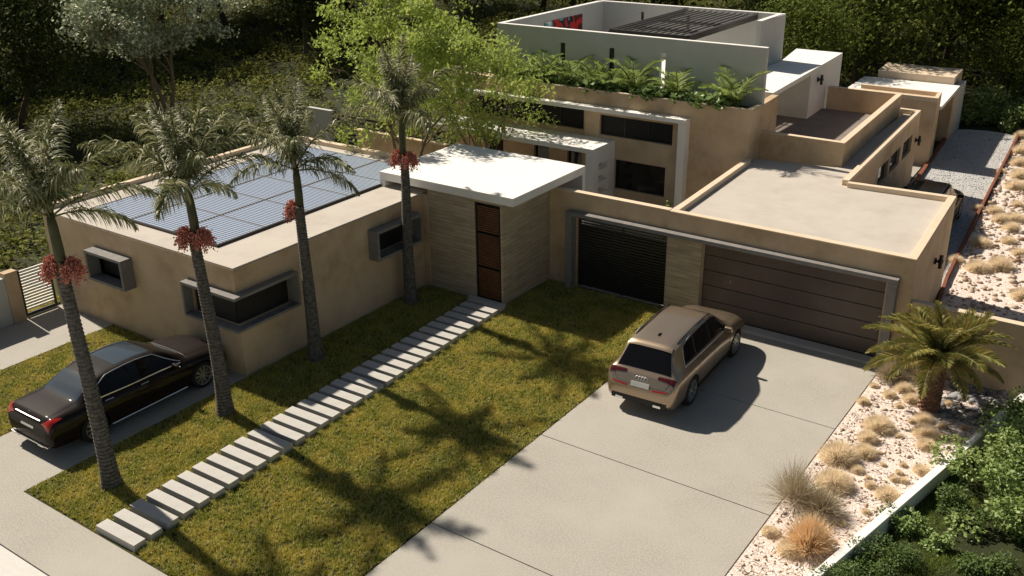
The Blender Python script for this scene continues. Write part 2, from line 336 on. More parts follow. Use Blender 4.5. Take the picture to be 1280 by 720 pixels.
# ================================================================== GUEST HOUSE (left)
gh = thing('guest_house', 'low flat-roofed tan block with solar panels on its roof, behind the row of palms', 'house', (-23, 19.6, 0))
cw0, cw1 = 1.47, 2.27
g = MB()
g.holewall((-27.25, 14.7), (-18.87, 14.7), .22, -.1, 2.98, [(2.55, 4.05, 1.6, 2.33), (6.62, 8.38, cw0, cw1)])
g.wall((-27.25, 24.6), (-27.25, 14.92), .22, -.1, 2.98)
g.holewall((-18.87, 14.92), (-18.87, 24.6), .22, -.1, 2.98, [(0, 1.62, cw0, cw1), (4.75, 6.55, 1.75, 2.48)])
g.wall((-19.09, 24.6), (-27.03, 24.6), .22, -.1, 2.98)
g.box(-19.09, -18.87, 14.7, 14.92, -.1, 0) if False else None
build('wall', g, M['tan'], gh)
g = MB(); g.box(-27.0, -19.12, 14.95, 24.35, 1.0, 1.05); build('floor', g, M['joint'], gh)
g = MB(); g.box(-27.24, -18.88, 14.71, 24.59, 2.982, 3.03)
r0 = build('roof', g, M['roof'], gh, bevel=.01)
g = MB(); g.box(-27.25, -27.05, 14.9, 24.6, 3.032, 3.17); g.box(-27.05, -20.4, 24.38, 24.6, 3.032, 3.17); build('parapet', g, M['tan_sunlit'], gh, bevel=.01)
# box window frames
def framebox(parent, pts, mframe=M['concrete']):
    g = MB()
    for a in pts: g.box(*a)
    return build('frame', g, mframe, parent, bevel=.006)
wn = build('window', MB().box(-24.66, -23.24, 14.78, 14.80, 1.62, 2.31), M['louver'], gh, label='small louvred box window near the gate')
framebox(wn, [(-24.79, -23.11, 14.32, 14.9, 2.33, 2.41), (-24.79, -23.11, 14.32, 14.9, 1.52, 1.60), (-24.79, -24.70, 14.32, 14.9, 1.6, 2.33), (-23.20, -23.11, 14.32, 14.9, 1.6, 2.33)])
wn = build('window', MB().box(-20.55, -19.0, 14.74, 14.76, cw0, cw1).box(-18.98, -18.96, 14.75, 16.45, cw0, cw1), M['louver'], gh, label='long dark corner window wrapping the corner of the block')
framebox(wn, [(-20.72, -18.62, 14.42, 14.78, 2.28, 2.36), (-18.9, -18.62, 14.78, 16.6, 2.28, 2.36), (-20.72, -18.62, 14.42, 14.78, 1.39, 1.46), (-18.9, -18.62, 14.78, 16.6, 1.39, 1.46),
              (-20.72, -20.64, 14.42, 14.9, 1.462, 2.278), (-18.98, -18.62, 16.53, 16.6, 1.462, 2.278)])
wn = build('window', MB().box(-18.98, -18.96, 19.7, 21.45, 1.75, 2.48), M['louver'], gh, label='deep grey box window beside the stone clad entrance')
framebox(wn, [(-18.98, -18.5, 19.57, 21.6, 2.485, 2.57), (-18.98, -18.5, 19.57, 21.6, 1.66, 1.745), (-18.98, -18.5, 19.57, 19.66, 1.745, 2.485), (-18.98, -18.5, 21.52, 21.6, 1.745, 2.485)])
# solar panels lying on the roof
pw, pl_ = 1.84, 1.66
i = 0
gt_ = MB(); gt_.box(-.91, .91, -.82, .82, .0, .05); tubes = gt_
base = thing('solar_panel', None, 'solar panel', (0, 0, 3.03))
fr = MB()
for a in ((-.92, -.905, -.83, .83), (.905, .92, -.83, .83), (-.905, .905, -.83, -.822), (-.905, .905, .822, .83)): fr.box(*a, 0, .065)
sheet = link('absorber', tubes.mesh('absorber', M['solar']), base); frame = link('frame', fr.mesh('frame', M['solarframe']), base)
for cx in range(3):
    for cy in range(5):
        loc = (-21.34 - cx * 1.86, 16.35 + cy * 1.665, 3.034)
        o = base if (cx, cy) == (0, 0) else dup(base, loc); o.location = loc
        tag(o, 'blue striped solar panel in the array on the flat roof' if (cx, cy) != (0, 0) else 'blue striped solar panel at the street corner of the roof array', 'solar panel', 'solar panels on the flat roof')
g = MB(); g.box(-26.0, -20.39, 15.47, 15.49, 3.032, 3.10); g.box(-20.39, -20.37, 15.47, 23.9, 3.032, 3.10); build('panel_kerb', g, M['darkmetal'], gh)

# gate and fence at far left
gt2 = thing('slatted_gate', 'white horizontal slat gate in a dark frame beside the tan block', 'gate', (-27.2, 14.1, 0))
g = MB(); g.box(-27.23, -27.17, 13.55, 13.61, .03, 1.5); g.box(-27.23, -27.17, 14.5, 14.56, .03, 1.5); g.box(-27.23, -27.17, 13.61, 14.5, .03, .12); build('frame', g, M['darkmetal'], gt2)
g = MB()
for k in range(14): z = .22 + k * .092; g.box(-27.225, -27.175, 13.6, 14.51, z, z + .045)
build('slats', g, M['white'], gt2)
fw_ = thing('garden_wall', 'pale low wall with a tan pillar at the left edge beside the slatted gate', 'wall', (-27.2, 12.9, 0))
g = MB(); g.box(-27.34, -27.06, 13.12, 13.5, -.1, 1.56); build('pillar', g, M['tan'], fw_, bevel=.01)
g = MB(); g.box(-27.29, -27.12, 11.2, 13.12, -.1, 1.42); build('panel', g, M['graywhite'], fw_, bevel=.01)

# ================================================================== ENTRANCE PAVILION
en = thing('entrance_pavilion', 'stone clad entrance tower under a thin overhanging white roof slab', 'pavilion', (-17.4, 23.3, 0))
g = MB(); g.holewall((-18.64, 22.05), (-15.86, 22.05), .2, -.1, 3.22, [(1.77, 2.70, 0.02, 3.12)]); g.wall((-15.86, 22.25), (-15.86, 24.55), .2, -.1, 3.22); g.wall((-18.44, 25.6), (-18.44, 22.25), .2, -.1, 3.22) 
build('wall', g, M['stone'], en)
g = MB(); g.box(-18.86, -18.645, 22.03, 22.25, -.1, 3.0); build('pilaster', g, M['tan'], en)
g = MB(); g.box(-20.42, -15.37, 21.9, 25.87, 3.245, 3.5); g.box(-20.42, -20.22, 21.9, 25.87, 3.03, 3.243); g.box(-20.42, -15.37, 25.7, 25.87, 0, 3.243); build('canopy', g, M['white'], en, bevel=.008)
dr = thing('x', None, None); bpy.data.objects.remove(dr)
g = MB(); g.box(-16.87, -16.80, 22.08, 22.14, 0.02, 3.12); g.box(-16.01, -15.94, 22.08, 22.14, .02, 3.12)
for z in (.02, 1.04, 2.12, 3.07): g.box(-16.8, -16.01, 22.085, 22.135, z, z + .05)
dr = build('door', g, M['black'], en, label='tall door of horizontal timber slats in a black frame')
g = MB(); z = .13
while z < 3.02:
    if not any(a - .015 < z < a + .06 for a in (1.04, 2.12, 3.07)):
        g.obox((-16.405, 22.105, z), .79, .024, .036)
    z += .068
build('slats', g, M['wood'], dr)
g = MB(); g.box(-16.86, -15.95, 22.2, 22.24, 0.02, 3.12); build('backing', g, M['black'], dr)
g = MB(); g.box(-17.1, -15.75, 21.88, 22.04, -.02, .09); tag(build('doorstep', g, M['slabm'], en), None, None)

# ================================================================== FRONT WALL WITH GATE
fwl = thing('front_wall', 'tan wall with a black slatted gate between entrance tower and garage', 'wall', (-13.8, 24.6, 0))
g = MB(); g.holewall((-15.86, 24.56), (-11.79, 24.56), .2, -.1, 3.05, [(.99, 4.07, -.1, 2.38)]); build('wall', g, M['tan'], fwl)
g = MB(); g.box(-15.86, -11.79, 24.55, 24.77, 3.052, 3.075); build('coping', g, M['tan_sunlit'], fwl)
g = MB(); 
for k in range(25):
    z = .06 + k * .092
    g.box(-14.86, -11.8, 24.66, 24.69, z, z + (.062 if k < 22 else .045))
for x in (-14.86, -13.35, -11.87): g.box(x, x + .07, 24.69, 24.73, 0, 2.36)
build('slat_gate', g, mat('gate_metal', (.035, .033, .031), .35, .3, spec=.6), fwl)
g = MB(); g.box(-14.79, -11.87, 24.731, 24.74, 0, 2.03); build('gate_light_block', g, M['black'], fwl)  # added black backing, hides the sunlit paving behind the lower gaps

# ================================================================== GARAGE
ga = thing('garage', 'tan flat-roofed garage with a wide brown sectional door and grey roof', 'garage', (-8.4, 27.4, 0))
FL, FR, BR, BL = (-11.77, 24.56), (-4.95, 24.5), (-5.31, 30.35), (-8.42, 30.12)
g = MB(); g.holewall((-11.788, 24.56), FR, .22, -.1, 2.87, [(1.1, 6.2, -.1, 2.38)])
g.wall((FR[0], 24.72), BR, .2, -.1, 2.87); g.wall((-5.55, 30.33), BL, .2, -.1, 2.87); build('wall', g, M['tan'], ga)
g = MB(); g.prism([(-12.0, 24.7), (-5.1, 24.7), (-5.45, 30.2), (-8.55, 30.2), (-9.0, 40.8), (-9.6, 40.8), (-9.4, 31.9), (-12.05, 31.5)], 2.74, 2.9); build('roof', g, M['roof'], ga)
g = MB(); g.prism([(-11.79, 24.555), (-4.945, 24.495), (-4.96, 24.72), (-11.79, 24.76)], 2.872, 3.06)
g.prism([(-4.958, 24.722), (-5.312, 30.352), (-5.52, 30.33), (-5.17, 24.722)], 2.872, 3.058)
g.prism([(-5.522, 30.33), (-8.42, 30.118), (-8.40, 29.92), (-5.51, 30.12)], 2.872, 3.056)
g.prism([(-11.78, 24.77), (-12.1, 30.8), (-11.9, 30.8), (-11.58, 24.77)], 2.6, 3.058); build('parapet', g, M['tan_sunlit'], ga, bevel=.01, label='coping around the garage roof, coloured pale as if sunlit')
gf = MB(); gf.prism([(-11.79, 24.548), (-4.935, 24.488), (-4.94, 24.494), (-11.79, 24.554)], 2.872, 3.04); gf.prism([(-4.938, 24.5), (-5.3, 30.35), (-5.305, 30.35), (-4.944, 24.5)], 2.872, 3.04); build('parapet_face', gf, M['tan'], ga)
g = MB(); g.box(-15.1, -5.26, 24.26, 24.548, 2.385, 2.5); g.box(-15.1, -14.88, 24.26, 24.548, -.05, 2.383); g.box(-5.5, -5.27, 24.26, 24.5, -.05, 2.383)
build('door_surround', g, M['concrete'], ga, bevel=.006)
g = MB(); g.box(-11.78, -10.69, 24.5, 24.7, -.05, 2.383); build('pier', g, M['stone'], ga, label='stone clad pier between gate and garage door')
g = MB()
for k in range(5): g.box(-10.68, -5.51, 24.70, 24.74, .08 + k * .462, .08 + k * .462 + .447)
build('garage_door', g, M['door'], ga, bevel=.01)
g = MB(); g.box(-10.7, -5.5, 24.745, 24.76, 0, 2.4); build('door_backing', g, M['black'], ga)
def sconce(name, c, nx, ny, parent):
    g = MB(); d = Vector((nx, ny, 0)).normalized(); q = Vector((1, 0, 0)).rotation_difference(d)
    g.obox(Vector(c) + d * .03, .06, .10, .16, q); g.obox(Vector(c) + d * .09, .07, .05, .06, q)
    p = Vector(c) + d * .16; g.tube([p + Vector((0, 0, -.19)), p + Vector((0, 0, .19))], .055, 12); g.tube([p + Vector((0, 0, -.03)), p + Vector((0, 0, .06))], .075, 12)
    return build(name, g, M['black'], parent)
sconce('wall_lamp', (-5.12, 27.65, 1.94), 1, .06, ga)

# ================================================================== MAIN HOUSE
mh = thing('main_house', 'large two-storey tan and white house with planter, roof terrace and pergola', 'house', (-15, 33, 0))
Y = 30.85
g = MB()   # lower facade wall, right part in front, left part recessed
g.holewall((-18.4, Y), (-12.03, Y), .3, -.1, 4.66, [(1.29, 3.35, 1.15, 2.26), (.63, 3.56, 3.08, 3.83)])
g.holewall((-24.6, Y + .3), (-18.4, Y + .3), .3, -.1, 4.66, [(.6, 5.98, 3.08, 3.9), (3.76, 4.45, .3, 2.33), (5.28, 5.92, .1, 2.33), (1.4, 2.3, .1, 2.33)])
g.wall((-12.03, Y + .3), (-12.18, 33.6), .25, -.1, 4.66)
build('wall', g, M['tan'], mh)
g = MB(); g.box(-18.41, -18.1, Y + .3, Y + .6, -.1, 4.66); g.box(-18.4, -18.1, Y + .0, Y + .3, -.1, 4.655) if False else None
g = MB(); g.box(-24.6, -12.04, Y + .005, Y + .14, 4.662, 4.69); g.prism([(-12.17, Y + .14), (-12.04, Y + .14), (-12.09, 31.9), (-12.22, 31.9)], 4.662, 4.69); build('planter_rim', g, M['tan_sunlit'], mh)
g = MB(); g.box(-24.6, -18.41, Y, Y + .3, 3.99, 4.66); build('planter_front', g, M['tan'], mh)
g = MB(); g.box(-24.5, -12.25, Y + .3, 31.88, 4.3, 4.55); build('planter_soil', g, M['soil'], mh)
g = MB(); g.box(-24.6, -14.2, 30.47, Y - .003, 4.0, 4.15); g.box(-14.47, -14.2, 30.47, Y - .003, 0, 3.998); build('white_surround', g, M['white'], mh, bevel=.008)
def win(x0, x1, z0, z1, y, n, lab, glass=M['glass']):
    f = MB(); w_ = .04
    f.box(x0, x1, y, y + .05, z0, z0 + w_); f.box(x0, x1, y, y + .05, z1 - w_, z1)
    for k in range(n + 1):
        xx = x0 + (x1 - x0 - w_) * k / n; f.box(xx, xx + w_, y - .001, y + .051, z0 + w_, z1 - w_)
    o = build('window', f, M['black'], mh, label=lab); build('pane', MB().box(x0 + .01, x1 - .01, y + .02, y + .03, z0 + .01, z1 - .01), glass, o); return o
win(-17.11, -15.05, 1.15, 2.26, Y + .12, 1, 'large dark ground floor window')
win(-17.77, -14.84, 3.08, 3.83, Y + .12, 3, 'wide upper window in three louvred panes', M['louver'])
win(-24.0, -18.62, 3.08, 3.9, Y + .42, 5, 'long upper window behind the trees', M['louver'])
win(-20.84, -20.15, .3, 2.33, Y + .42, 1, 'narrow ground floor window'); win(-19.32, -18.68, .1, 2.33, Y + .42, 1, 'narrow glazed door'); win(-23.2, -22.3, .1, 2.33, Y + .42, 1, 'glazed door at the left')
g = MB(); g.box(-18.25, -17.9, Y - .03, Y - .004, .05, 2.3); build('door', g, M['black'], mh)
# portico
g = MB(); g.box(-24.8, -17.1, 29.28, Y - .004, 2.8, 2.97)
g.holewall((-17.1, 29.28), (-17.1, Y - .004), .3, 0, 2.798, [(.42, 1.12, z, z + .24) for z in (2.12, 1.67, 1.22, .77, .32)])
build('portico', g, M['white'], mh, bevel=.006)
# white roof-terrace box
g = MB()
g.holewall((-23.05, 31.9), (-12.1, 31.9), .18, 4.3, 6.52, [(2.9, 3.12, 4.7, 6.04), (5.0, 5.22, 4.7, 6.03), (7.05, 7.28, 4.7, 6.03)])
g.wall((-22.98, 39.85), (-23.05, 32.08), .18, 4.3, 6.52)
g.holewall((-14.46, 39.85), (-22.8, 39.85), .18, 4.3, 6.52, [(4.1, 4.32, 5.6, 6.2), (6.3, 6.52, 4.7, 6.2)])
g.wall((-14.55, 37.5), (-14.46, 39.66), .18, 4.3, 6.52)
g.wall((-14.55, 33.7), (-14.55, 35.2), .18, 4.3, 6.0)
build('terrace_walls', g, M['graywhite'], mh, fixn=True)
for x0, x1 in ((-20.15, -19.93), (-18.05, -17.83)):
    build('slot_dark_sheet', MB().box(x0, x1, 31.98, 32.0, 4.7, 6.03), M['glass'], mh)  # dark sheets added so the sunlit inner wall doesn't brighten the slots
g = MB(); g.box(-23.05, -12.1, 31.895, 32.085, 6.522, 6.545); g.box(-23.06, -22.86, 32.086, 39.65, 6.522, 6.545); g.box(-22.98, -14.46, 39.655, 39.86, 6.522, 6.545); g.box(-14.74, -14.53, 37.5, 39.65, 6.522, 6.545); build('wall_coping', g, M['white'], mh)
g = MB(); g.box(-22.8, -14.6, 32.1, 39.6, 4.2, 4.3); build('terrace_floor', g, M['white'], mh)
g = MB()
for k in range(12): x = -18.74 + k * .27; g.box(x, x + .08, 33.35, 39.64, 6.41, 6.45)
build('pergola_slats', g, M['darkmetal'], mh)
g = MB(); g.box(-15.64, -15.55, 33.3, 39.64, 6.26, 6.47); g.box(-18.86, -18.77, 33.3, 39.64, 6.26, 6.47); g.box(-18.77, -15.64, 33.25, 33.34, 6.26, 6.46)
for y in (35.2, 37.3): g.box(-18.77, -15.64, y, y + .09, 6.22, 6.328)
for x, y in ((-15.64, 33.3), (-18.86, 33.3)): g.box(x, x + .09, y - .1, y - .01, 4.3, 6.4)
build('pergola_frame', g, M['darkmetal'], mh)
g = MB(); g.box(-22.85, -22.81, 34.9, 37.9, 4.9, 6.2) ; build('wall_panel', g, M['mural'], mh, label='abstract red and teal painted panel on the terrace wall')
# second white slab with leg and solid volume
g = MB(); g.prism([(-14.52, 33.7), (-12.41, 33.7), (-12.88, 42.75), (-14.9, 42.75), (-14.44, 39.9)], 4.53, 4.7); g.prism([(-12.82, 33.702), (-12.412, 33.702), (-12.425, 33.95), (-12.83, 33.95)], 2.8, 4.528)
g.prism([(-14.5, 38.32), (-12.655, 38.32), (-12.882, 42.745), (-14.8, 42.7)], 0, 4.528); build('upper_volume', g, M['white'], mh, bevel=.008)
sconce('wall_lamp', (-12.68, 39.2, 4.2), 1, .05, mh)
# terrace; its brown deck colour stands in for shade
T = [(-12.2, 32.06), (-9.26, 32.04), (-9.72, 40.65), (-12.62, 40.66)]
g = MB(); g.wall(T[0], T[1], .2, 2.5, 3.69); g.wall((T[1][0], T[1][1] + .2), (T[2][0] - .01, T[2][1]), .2, 2.5, 3.69); g.wall((T[2][0] - .22, T[2][1]), T[3], .2, 0, 3.69)
build('terrace_parapet', g, M['tan'], mh)
g = MB(); g.wall((-12.2, 32.055), (-9.255, 32.035), .21, 3.692, 3.712); g.wall((-9.255, 32.246), (-9.715, 40.66), .21, 3.692, 3.712); g.wall((-9.93, 40.66), (-12.62, 40.67), .21, 3.692, 3.712); build('parapet_coping', g, M['tan_sunlit'], mh)
g = MB(); g.prism([(-14.5, 32.25), (-9.45, 32.25), (-9.9, 40.45), (-14.6, 40.45)], 2.7, 2.8); build('terrace_deck', g, M['deck_shade'], mh)
# side wing with three windows
A, B = Vector((-8.42, 30.12)), Vector((-9.0, 40.95))
g = MB(); g.holewall(A, B, .2, -.1, 2.95, [(4.3, 5.75, 1.67, 2.36), (6.1, 7.7, 1.67, 2.36), (8.2, 9.8, 1.67, 2.36)]); g.wall((-9.21, 40.95), (-9.85, 40.98), .2, -.1, 2.95); build('side_wall', g, M['tan'], mh)
g = MB(); g.wall(A, B, .2, 2.952, 3.08); g.wall((-9.21, 40.95), (-9.85, 40.98), .2, 2.952, 3.078); build('side_coping', g, M['tan_sunlit'], mh)
d = (B - A).normalized(); nn = Vector((-d.y, d.x))
for s0, s1 in ((4.3, 5.75), (6.1, 7.7), (8.2, 9.8)):
    p, q = A + d * s0 + nn * .1, A + d * s1 + nn * .1
    f = build('window', MB().wall(p, q, .03, 1.67, 1.72).wall(p, q, .03, 2.31, 2.36).wall(p, p + d * .05, .03, 1.72, 2.31).wall(q - d * .05, q, .03, 1.72, 2.31), M['black'], mh)
    build('pane', MB().wall(p + nn * .01, q + nn * .01, .01, 1.69, 2.34), M['glass'], f)
sc = A + d * 10.5; sconce('wall_lamp', (sc.x, sc.y, 1.95), 1, .05, mh)

# ================================================================== CARPORT at the back
cp = thing('carport', 'small tan and white flat-roofed outbuilding beside the gravel drive at the back', 'outbuilding', (-11, 48, 0))
g = MB(); g.prism([(-12.6, 44.2), (-9.13, 44.25), (-9.28, 45.6), (-12.7, 45.6)], -.1, 2.75); build('wall', g, M['tan'], cp)
g = MB(); g.prism([(-9.42, 48.9), (-9.47, 49.9), (-13, 49.9), (-13, 48.9)], -.1, 2.14); build('pillar', g, M['tan'], cp)
g = MB(); g.wall((-12.6, 44.2), (-9.13, 44.25), .16, 2.75, 2.92); g.wall((-9.145, 44.412), (-9.28, 45.6), .16, 2.75, 2.918); g.wall((-9.45, 45.6), (-12.7, 45.6), .16, 2.75, 2.916); build('coping', g, M['tan_sunlit'], cp)
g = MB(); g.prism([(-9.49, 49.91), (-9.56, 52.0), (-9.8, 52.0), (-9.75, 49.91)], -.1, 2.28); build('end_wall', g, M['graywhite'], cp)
g = MB(); g.prism([(-9.2, 45.62), (-9.53, 50.55), (-14, 50.5), (-13.8, 45.62)], 2.15, 2.3); build('roof', g, M['white'], cp, bevel=.01)
g = MB(); g.prism([(-9.83, 50.6), (-9.98, 53.0), (-13.6, 52.9), (-13.4, 50.6)], 0, 2.64); build('tank_room', g, M['tan_sunlit'], cp, bevel=.01)
g = MB(); g.prism([(-13.6, 45.6), (-13.4, 45.6), (-13.4, 50.5), (-13.6, 50.5)], 0, 2.14); build('back_wall', g, M['joint'], cp)

# ---- low back walls behind the guest house
bw = thing('courtyard_wall', 'low tan courtyard wall behind the solar roof under the lime trees', 'wall', (-26, 28.4, 0))
g = MB(); g.box(-27.6, -23.0, 28.4, 28.6, -.1, 2.45); build('wall', g, M['tan'], bw); g = MB(); g.box(-27.61, -22.99, 28.39, 28.61, 2.452, 2.48); build('coping', g, M['tan_sunlit'], bw)
bw2 = thing('boundary_wall', 'short white wall panel behind the solar roof', 'wall', (-31.4, 30.1, 0)); g = MB(); g.box(-32.1, -30.7, 30.1, 30.3, -.1, 2.5); build('panel', g, M['graywhite'], bw2)
sf = thing('slatted_fence', 'dark horizontal slat fence behind the solar roof', 'fence', (-29.2, 30.2, 0)); g = MB()
for k in range(12): g.box(-30.65, -27.7, 30.18, 30.22, .2 + k * .19, .2 + k * .19 + .1)
build('slats', g, M['darkmetal'], sf); g = MB()
for x in (-30.6, -29.2, -27.8): build('post', MB().box(x, x + .07, 30.225, 30.29, 0, 2.5), M['darkmetal'], sf)

# ---- tan wall right of garage, low white wall, rusty edging
tw = thing('retaining_wall', 'plain tan wall behind the date palm, running right from the garage', 'wall', (-3.4, 24.7, 0))
g = MB(); g.box(-4.93, -1.7, 24.62, 24.82, -.1, 1.85); build('wall', g, M['tan'], tw); g = MB(); g.box(-4.93, -1.69, 24.61, 24.83, 1.852, 1.875); build('coping', g, M['tan_sunlit'], tw)
lw = thing('low_wall', 'long low white wall between the white gravel bed and the green garden', 'wall', (-3.4, 17, 0))
g = MB(); a, b = Vector((-5.3, 8.5)), Vector((-1.97, 24.6)); d2 = (b - a).normalized(); n2 = Vector((d2.y, -d2.x)) * .17
g.prism([tuple(a), tuple(b), tuple(b + n2), tuple(a + n2)], -.4, .3); build('wall', g, M['white'], lw, bevel=.01)
g = MB(); a, b = Vector((-4.97, 25.0)), Vector((-6.8, 51.5))
pts = [(-4.85, 26.5), (-5.42, 31.4), (-5.9, 37.8), (-6.83, 51.4)]
for p, q in zip(pts, pts[1:]):
    p, q = Vector(p), Vector(q); e = (q - p).normalized(); nn_ = Vector((e.y, -e.x)) * .1; g.prism([tuple(p), tuple(q), tuple(q + nn_), tuple(p + nn_)], -.1, .16)
tag(build('steel_edging', g, M['rust'], bevel=.004), 'rusty steel edging between gravel drive and dry rockery', 'edging')
g = MB(); g.prism([(-8.62, 39.2), (-9.66, 51.6), (-9.8, 51.6), (-8.78, 39.2)], -.1, .16); g.prism([(-9.75, 52.2), (-9.85, 53.4), (-10, 53.4), (-9.9, 52.2)], -.1, .16)
tag(build('steel_edging', g, M['rust'], bevel=.004), 'rusty steel edging along the carport side of the gravel drive', 'edging')

# ================================================================== STONES, TWIGS
def ico(n=1):
    b = bmesh.new(); bmesh.ops.create_icosphere(b, subdivisions=n, radius=1); V = np.array([v.co[:] for v in b.verts]); F = np.array([[v.index for v in f.verts] for f in b.faces]); b.free(); return V, F
IV, IF = ico(1)
def stones(name, P, sz, flat, m, label, seed, z=0):
    rg = np.random.default_rng(seed); n = len(P); s_ = sz * rg.lognormal(0, .45, n); a = rg.uniform(0, 6.28, n)
    sc = np.stack([s_ * rg.uniform(.7, 1.4, n), s_ * rg.uniform(.6, 1.1, n), s_ * flat * rg.uniform(.6, 1.2, n)], 1)
    V = IV[None] * (1 + rg.normal(size=(n, len(IV), 1)) * .13) * sc[:, None]
    c, s2 = np.cos(a)[:, None], np.sin(a)[:, None]; X = V[..., 0] * c - V[..., 1] * s2 + P[:, :1]; Yy = V[..., 0] * s2 + V[..., 1] * c + P[:, 1:2]; Z = V[..., 2] + z + sc[:, 2:] * .3
    V = np.stack([X, Yy, Z], -1).reshape(-1, 3); F = (IF[None] + (np.arange(n) * len(IV))[:, None, None]).reshape(-1, 3)
    return tag(link(name, npmesh(name, V, F, m)), label, 'stones', kind='stuff')
def inpoly(n, x0, x1, y0, y1, f, rg):
    P = np.c_[rg.uniform(x0, x1, n), rg.uniform(y0, y1, n)]; return P[f(P)]
fstrip = lambda P: (P[:, 0] > -5.3) & (P[:, 0] < -5.3 + (P[:, 1] - 8.5) * .2068 - .03)
fback = lambda P: (P[:, 0] > -4.75 - (P[:, 1] - 26) * .083)
rg = np.random.default_rng(11)
stones('rockery_stones', inpoly(3000, -5.3, -1.9, 13, 24.6, fstrip, rg), .020, .5, M['rock'], 'pale and brown stones scattered in the white gravel bed beside the driveway', 1)
stones('rockery_stones', inpoly(6500, -7, 2, 25, 52, fback, rg), .055, .55, M['rock'], 'larger pale stones of the dry rockery beside the gravel drive', 2)
stones('slate_chips', inpoly(1200, -3.6, -1.6, 22.6, 28, lambda P: (P[:, 0] < -1.9), rg), .06, .4, M['rock2'], 'dark grey stone chips around the foot of the date palm wall', 3)
fg = lambda P: (P[:, 0] < -4.95 - (P[:, 1] - 26) * .073) & (P[:, 0] > -8.5 - (P[:, 1] - 35) * .068)
stones('drive_gravel', inpoly(26000, -9.6, -4.8, 25, 51.3, fg, rg), .014, .6, mat('grey_chippings', (.62, .61, .59), .9, island=(.2, .2, .21)), 'pale grey chippings covering the rear drive', 4)
g = MB()
for k in range(420):
    x, y = random.uniform(-5.2, -2.2), random.uniform(14, 24.2)
    if x > -5.3 + (y - 8.5) * .2068 - .1: continue
    a = random.uniform(0, 6.28); L = random.uniform(.06, .3); p = Vector((x, y, .03)); g.tube([p, p + Vector((math.cos(a) * L * .5, math.sin(a) * L * .5, random.uniform(0, .04))), p + Vector((math.cos(a + .4) * L, math.sin(a + .4) * L, 0))], [.008, .007, .003], 4)
tag(build('dead_twigs', g, M['twig']), 'dead brown twigs lying in the white gravel bed', 'twigs', kind='stuff')

# ================================================================== TUFTS
def tuft(n, r, hgt, wd, seed, spread=1.0, bend=.25):
    rg = np.random.default_rng(seed); th = rg.uniform(0, 2 * math.pi, n); el = np.arcsin(rg.uniform(-.05, 1, n)) if spread == 1 else rg.uniform(R(90 - spread), R(90), n)
    L = rg.uniform(.65, 1.08, n); D = np.c_[np.cos(th) * np.cos(el) * r, np.sin(th) * np.cos(el) * r, np.sin(el) * hgt]
    base = np.c_[np.cos(th) * r * .12 * rg.uniform(0, 1, n), np.sin(th) * r * .12 * rg.uniform(0, 1, n), np.zeros(n)]
    mid = base + D * L[:, None] * .55 + rg.normal(size=(n, 3)) * r * .03; tip = base + D * L[:, None] + rg.normal(size=(n, 3)) * r * .06; tip[:, 2] -= bend * hgt * (1 - np.sin(el)) * .5
    tip[:, 2] = np.maximum(tip[:, 2], .005)
    sd_ = np.cross(D, rg.normal(size=(n, 3))); sd_ /= np.linalg.norm(sd_, axis=1, keepdims=True) + 1e-9; sd_ *= wd
    V = np.stack([base, mid + sd_, tip, mid - sd_], 1).reshape(-1, 3); return V, np.arange(n * 4).reshape(n, 4)
pm = [npmesh('dry_tuft', *tuft(4200, 1, .9, .013, 40 + k, bend=.1), M['puff']) for k in range(3)]
PUFF = [(-4.54, 21.21, .35), (-3.75, 22.17, .22), (-3.56, 21.53, .3), (-3.4, 21.0, .23), (-4.59, 20.55, .23), (-4.89, 19.42, .41), (-4.46, 19.92, .26), (-4.64, 18.36, .39), (-3.59, 18.6, .25), (-3.99, 18.75, .13), (-4.4, 19.17, .15), (-3.99, 19.71, .07), (-3.63, 19.94, .09), (-3.62, 19.58, .09), (-3.64, 19.27, .11), (-3.46, 19.33, .11), (-3.24, 19.93, .19), (-3.78, 17.78, .1), (-4.09, 17.12, .11), (-5.13, 16.04, .18), (-4.59, 15.74, .29), (-3.2, 21.6, .12), (-2.95, 21.69, .12), (-3.32, 22.11, .11), (-2.88, 22.29, .11), (-3.45, 23.28, .12), (-5.21, 23.19, .12), (-5.19, 22.22, .16), (-4.42, 22.51, .1), (-4.04, 21.11, .09), (-3.97, 21.93, .1), (-4.22, 20.15, .08), (-4.12, 19.04, .07), (-4.55, 23.4, .22), (-4.25, 22.95, .2), (-4.75, 22.9, .17), (-4.1, 23.6, .2),
        (-5.47, 39.16, .31), (-4.68, 38.63, .35), (-5.1, 38.24, .3), (-4.58, 37.4, .31), (-5.16, 35.24, .37), (-4.42, 36.04, .28), (-5.5, 33.19, .26), (-4.74, 32.81, .39), (-4.19, 33.37, .4), (-3.16, 31.18, .33), (-6.04, 39.14, .22), (-6.29, 44.85, .21), (-5.52, 44.5, .4), (-5.38, 42.78, .39), (-6.19, 48.48, .41), (-6.63, 51.48, .34), (-4.3, 41, .35), (-3.6, 38.9, .4), (-3.9, 35, .25), (-5.9, 46.5, .35), (-5.1, 47.6, .4), (-6.0, 50.2, .4), (-4.6, 46, .4), (-4.9, 40.4, .25)]
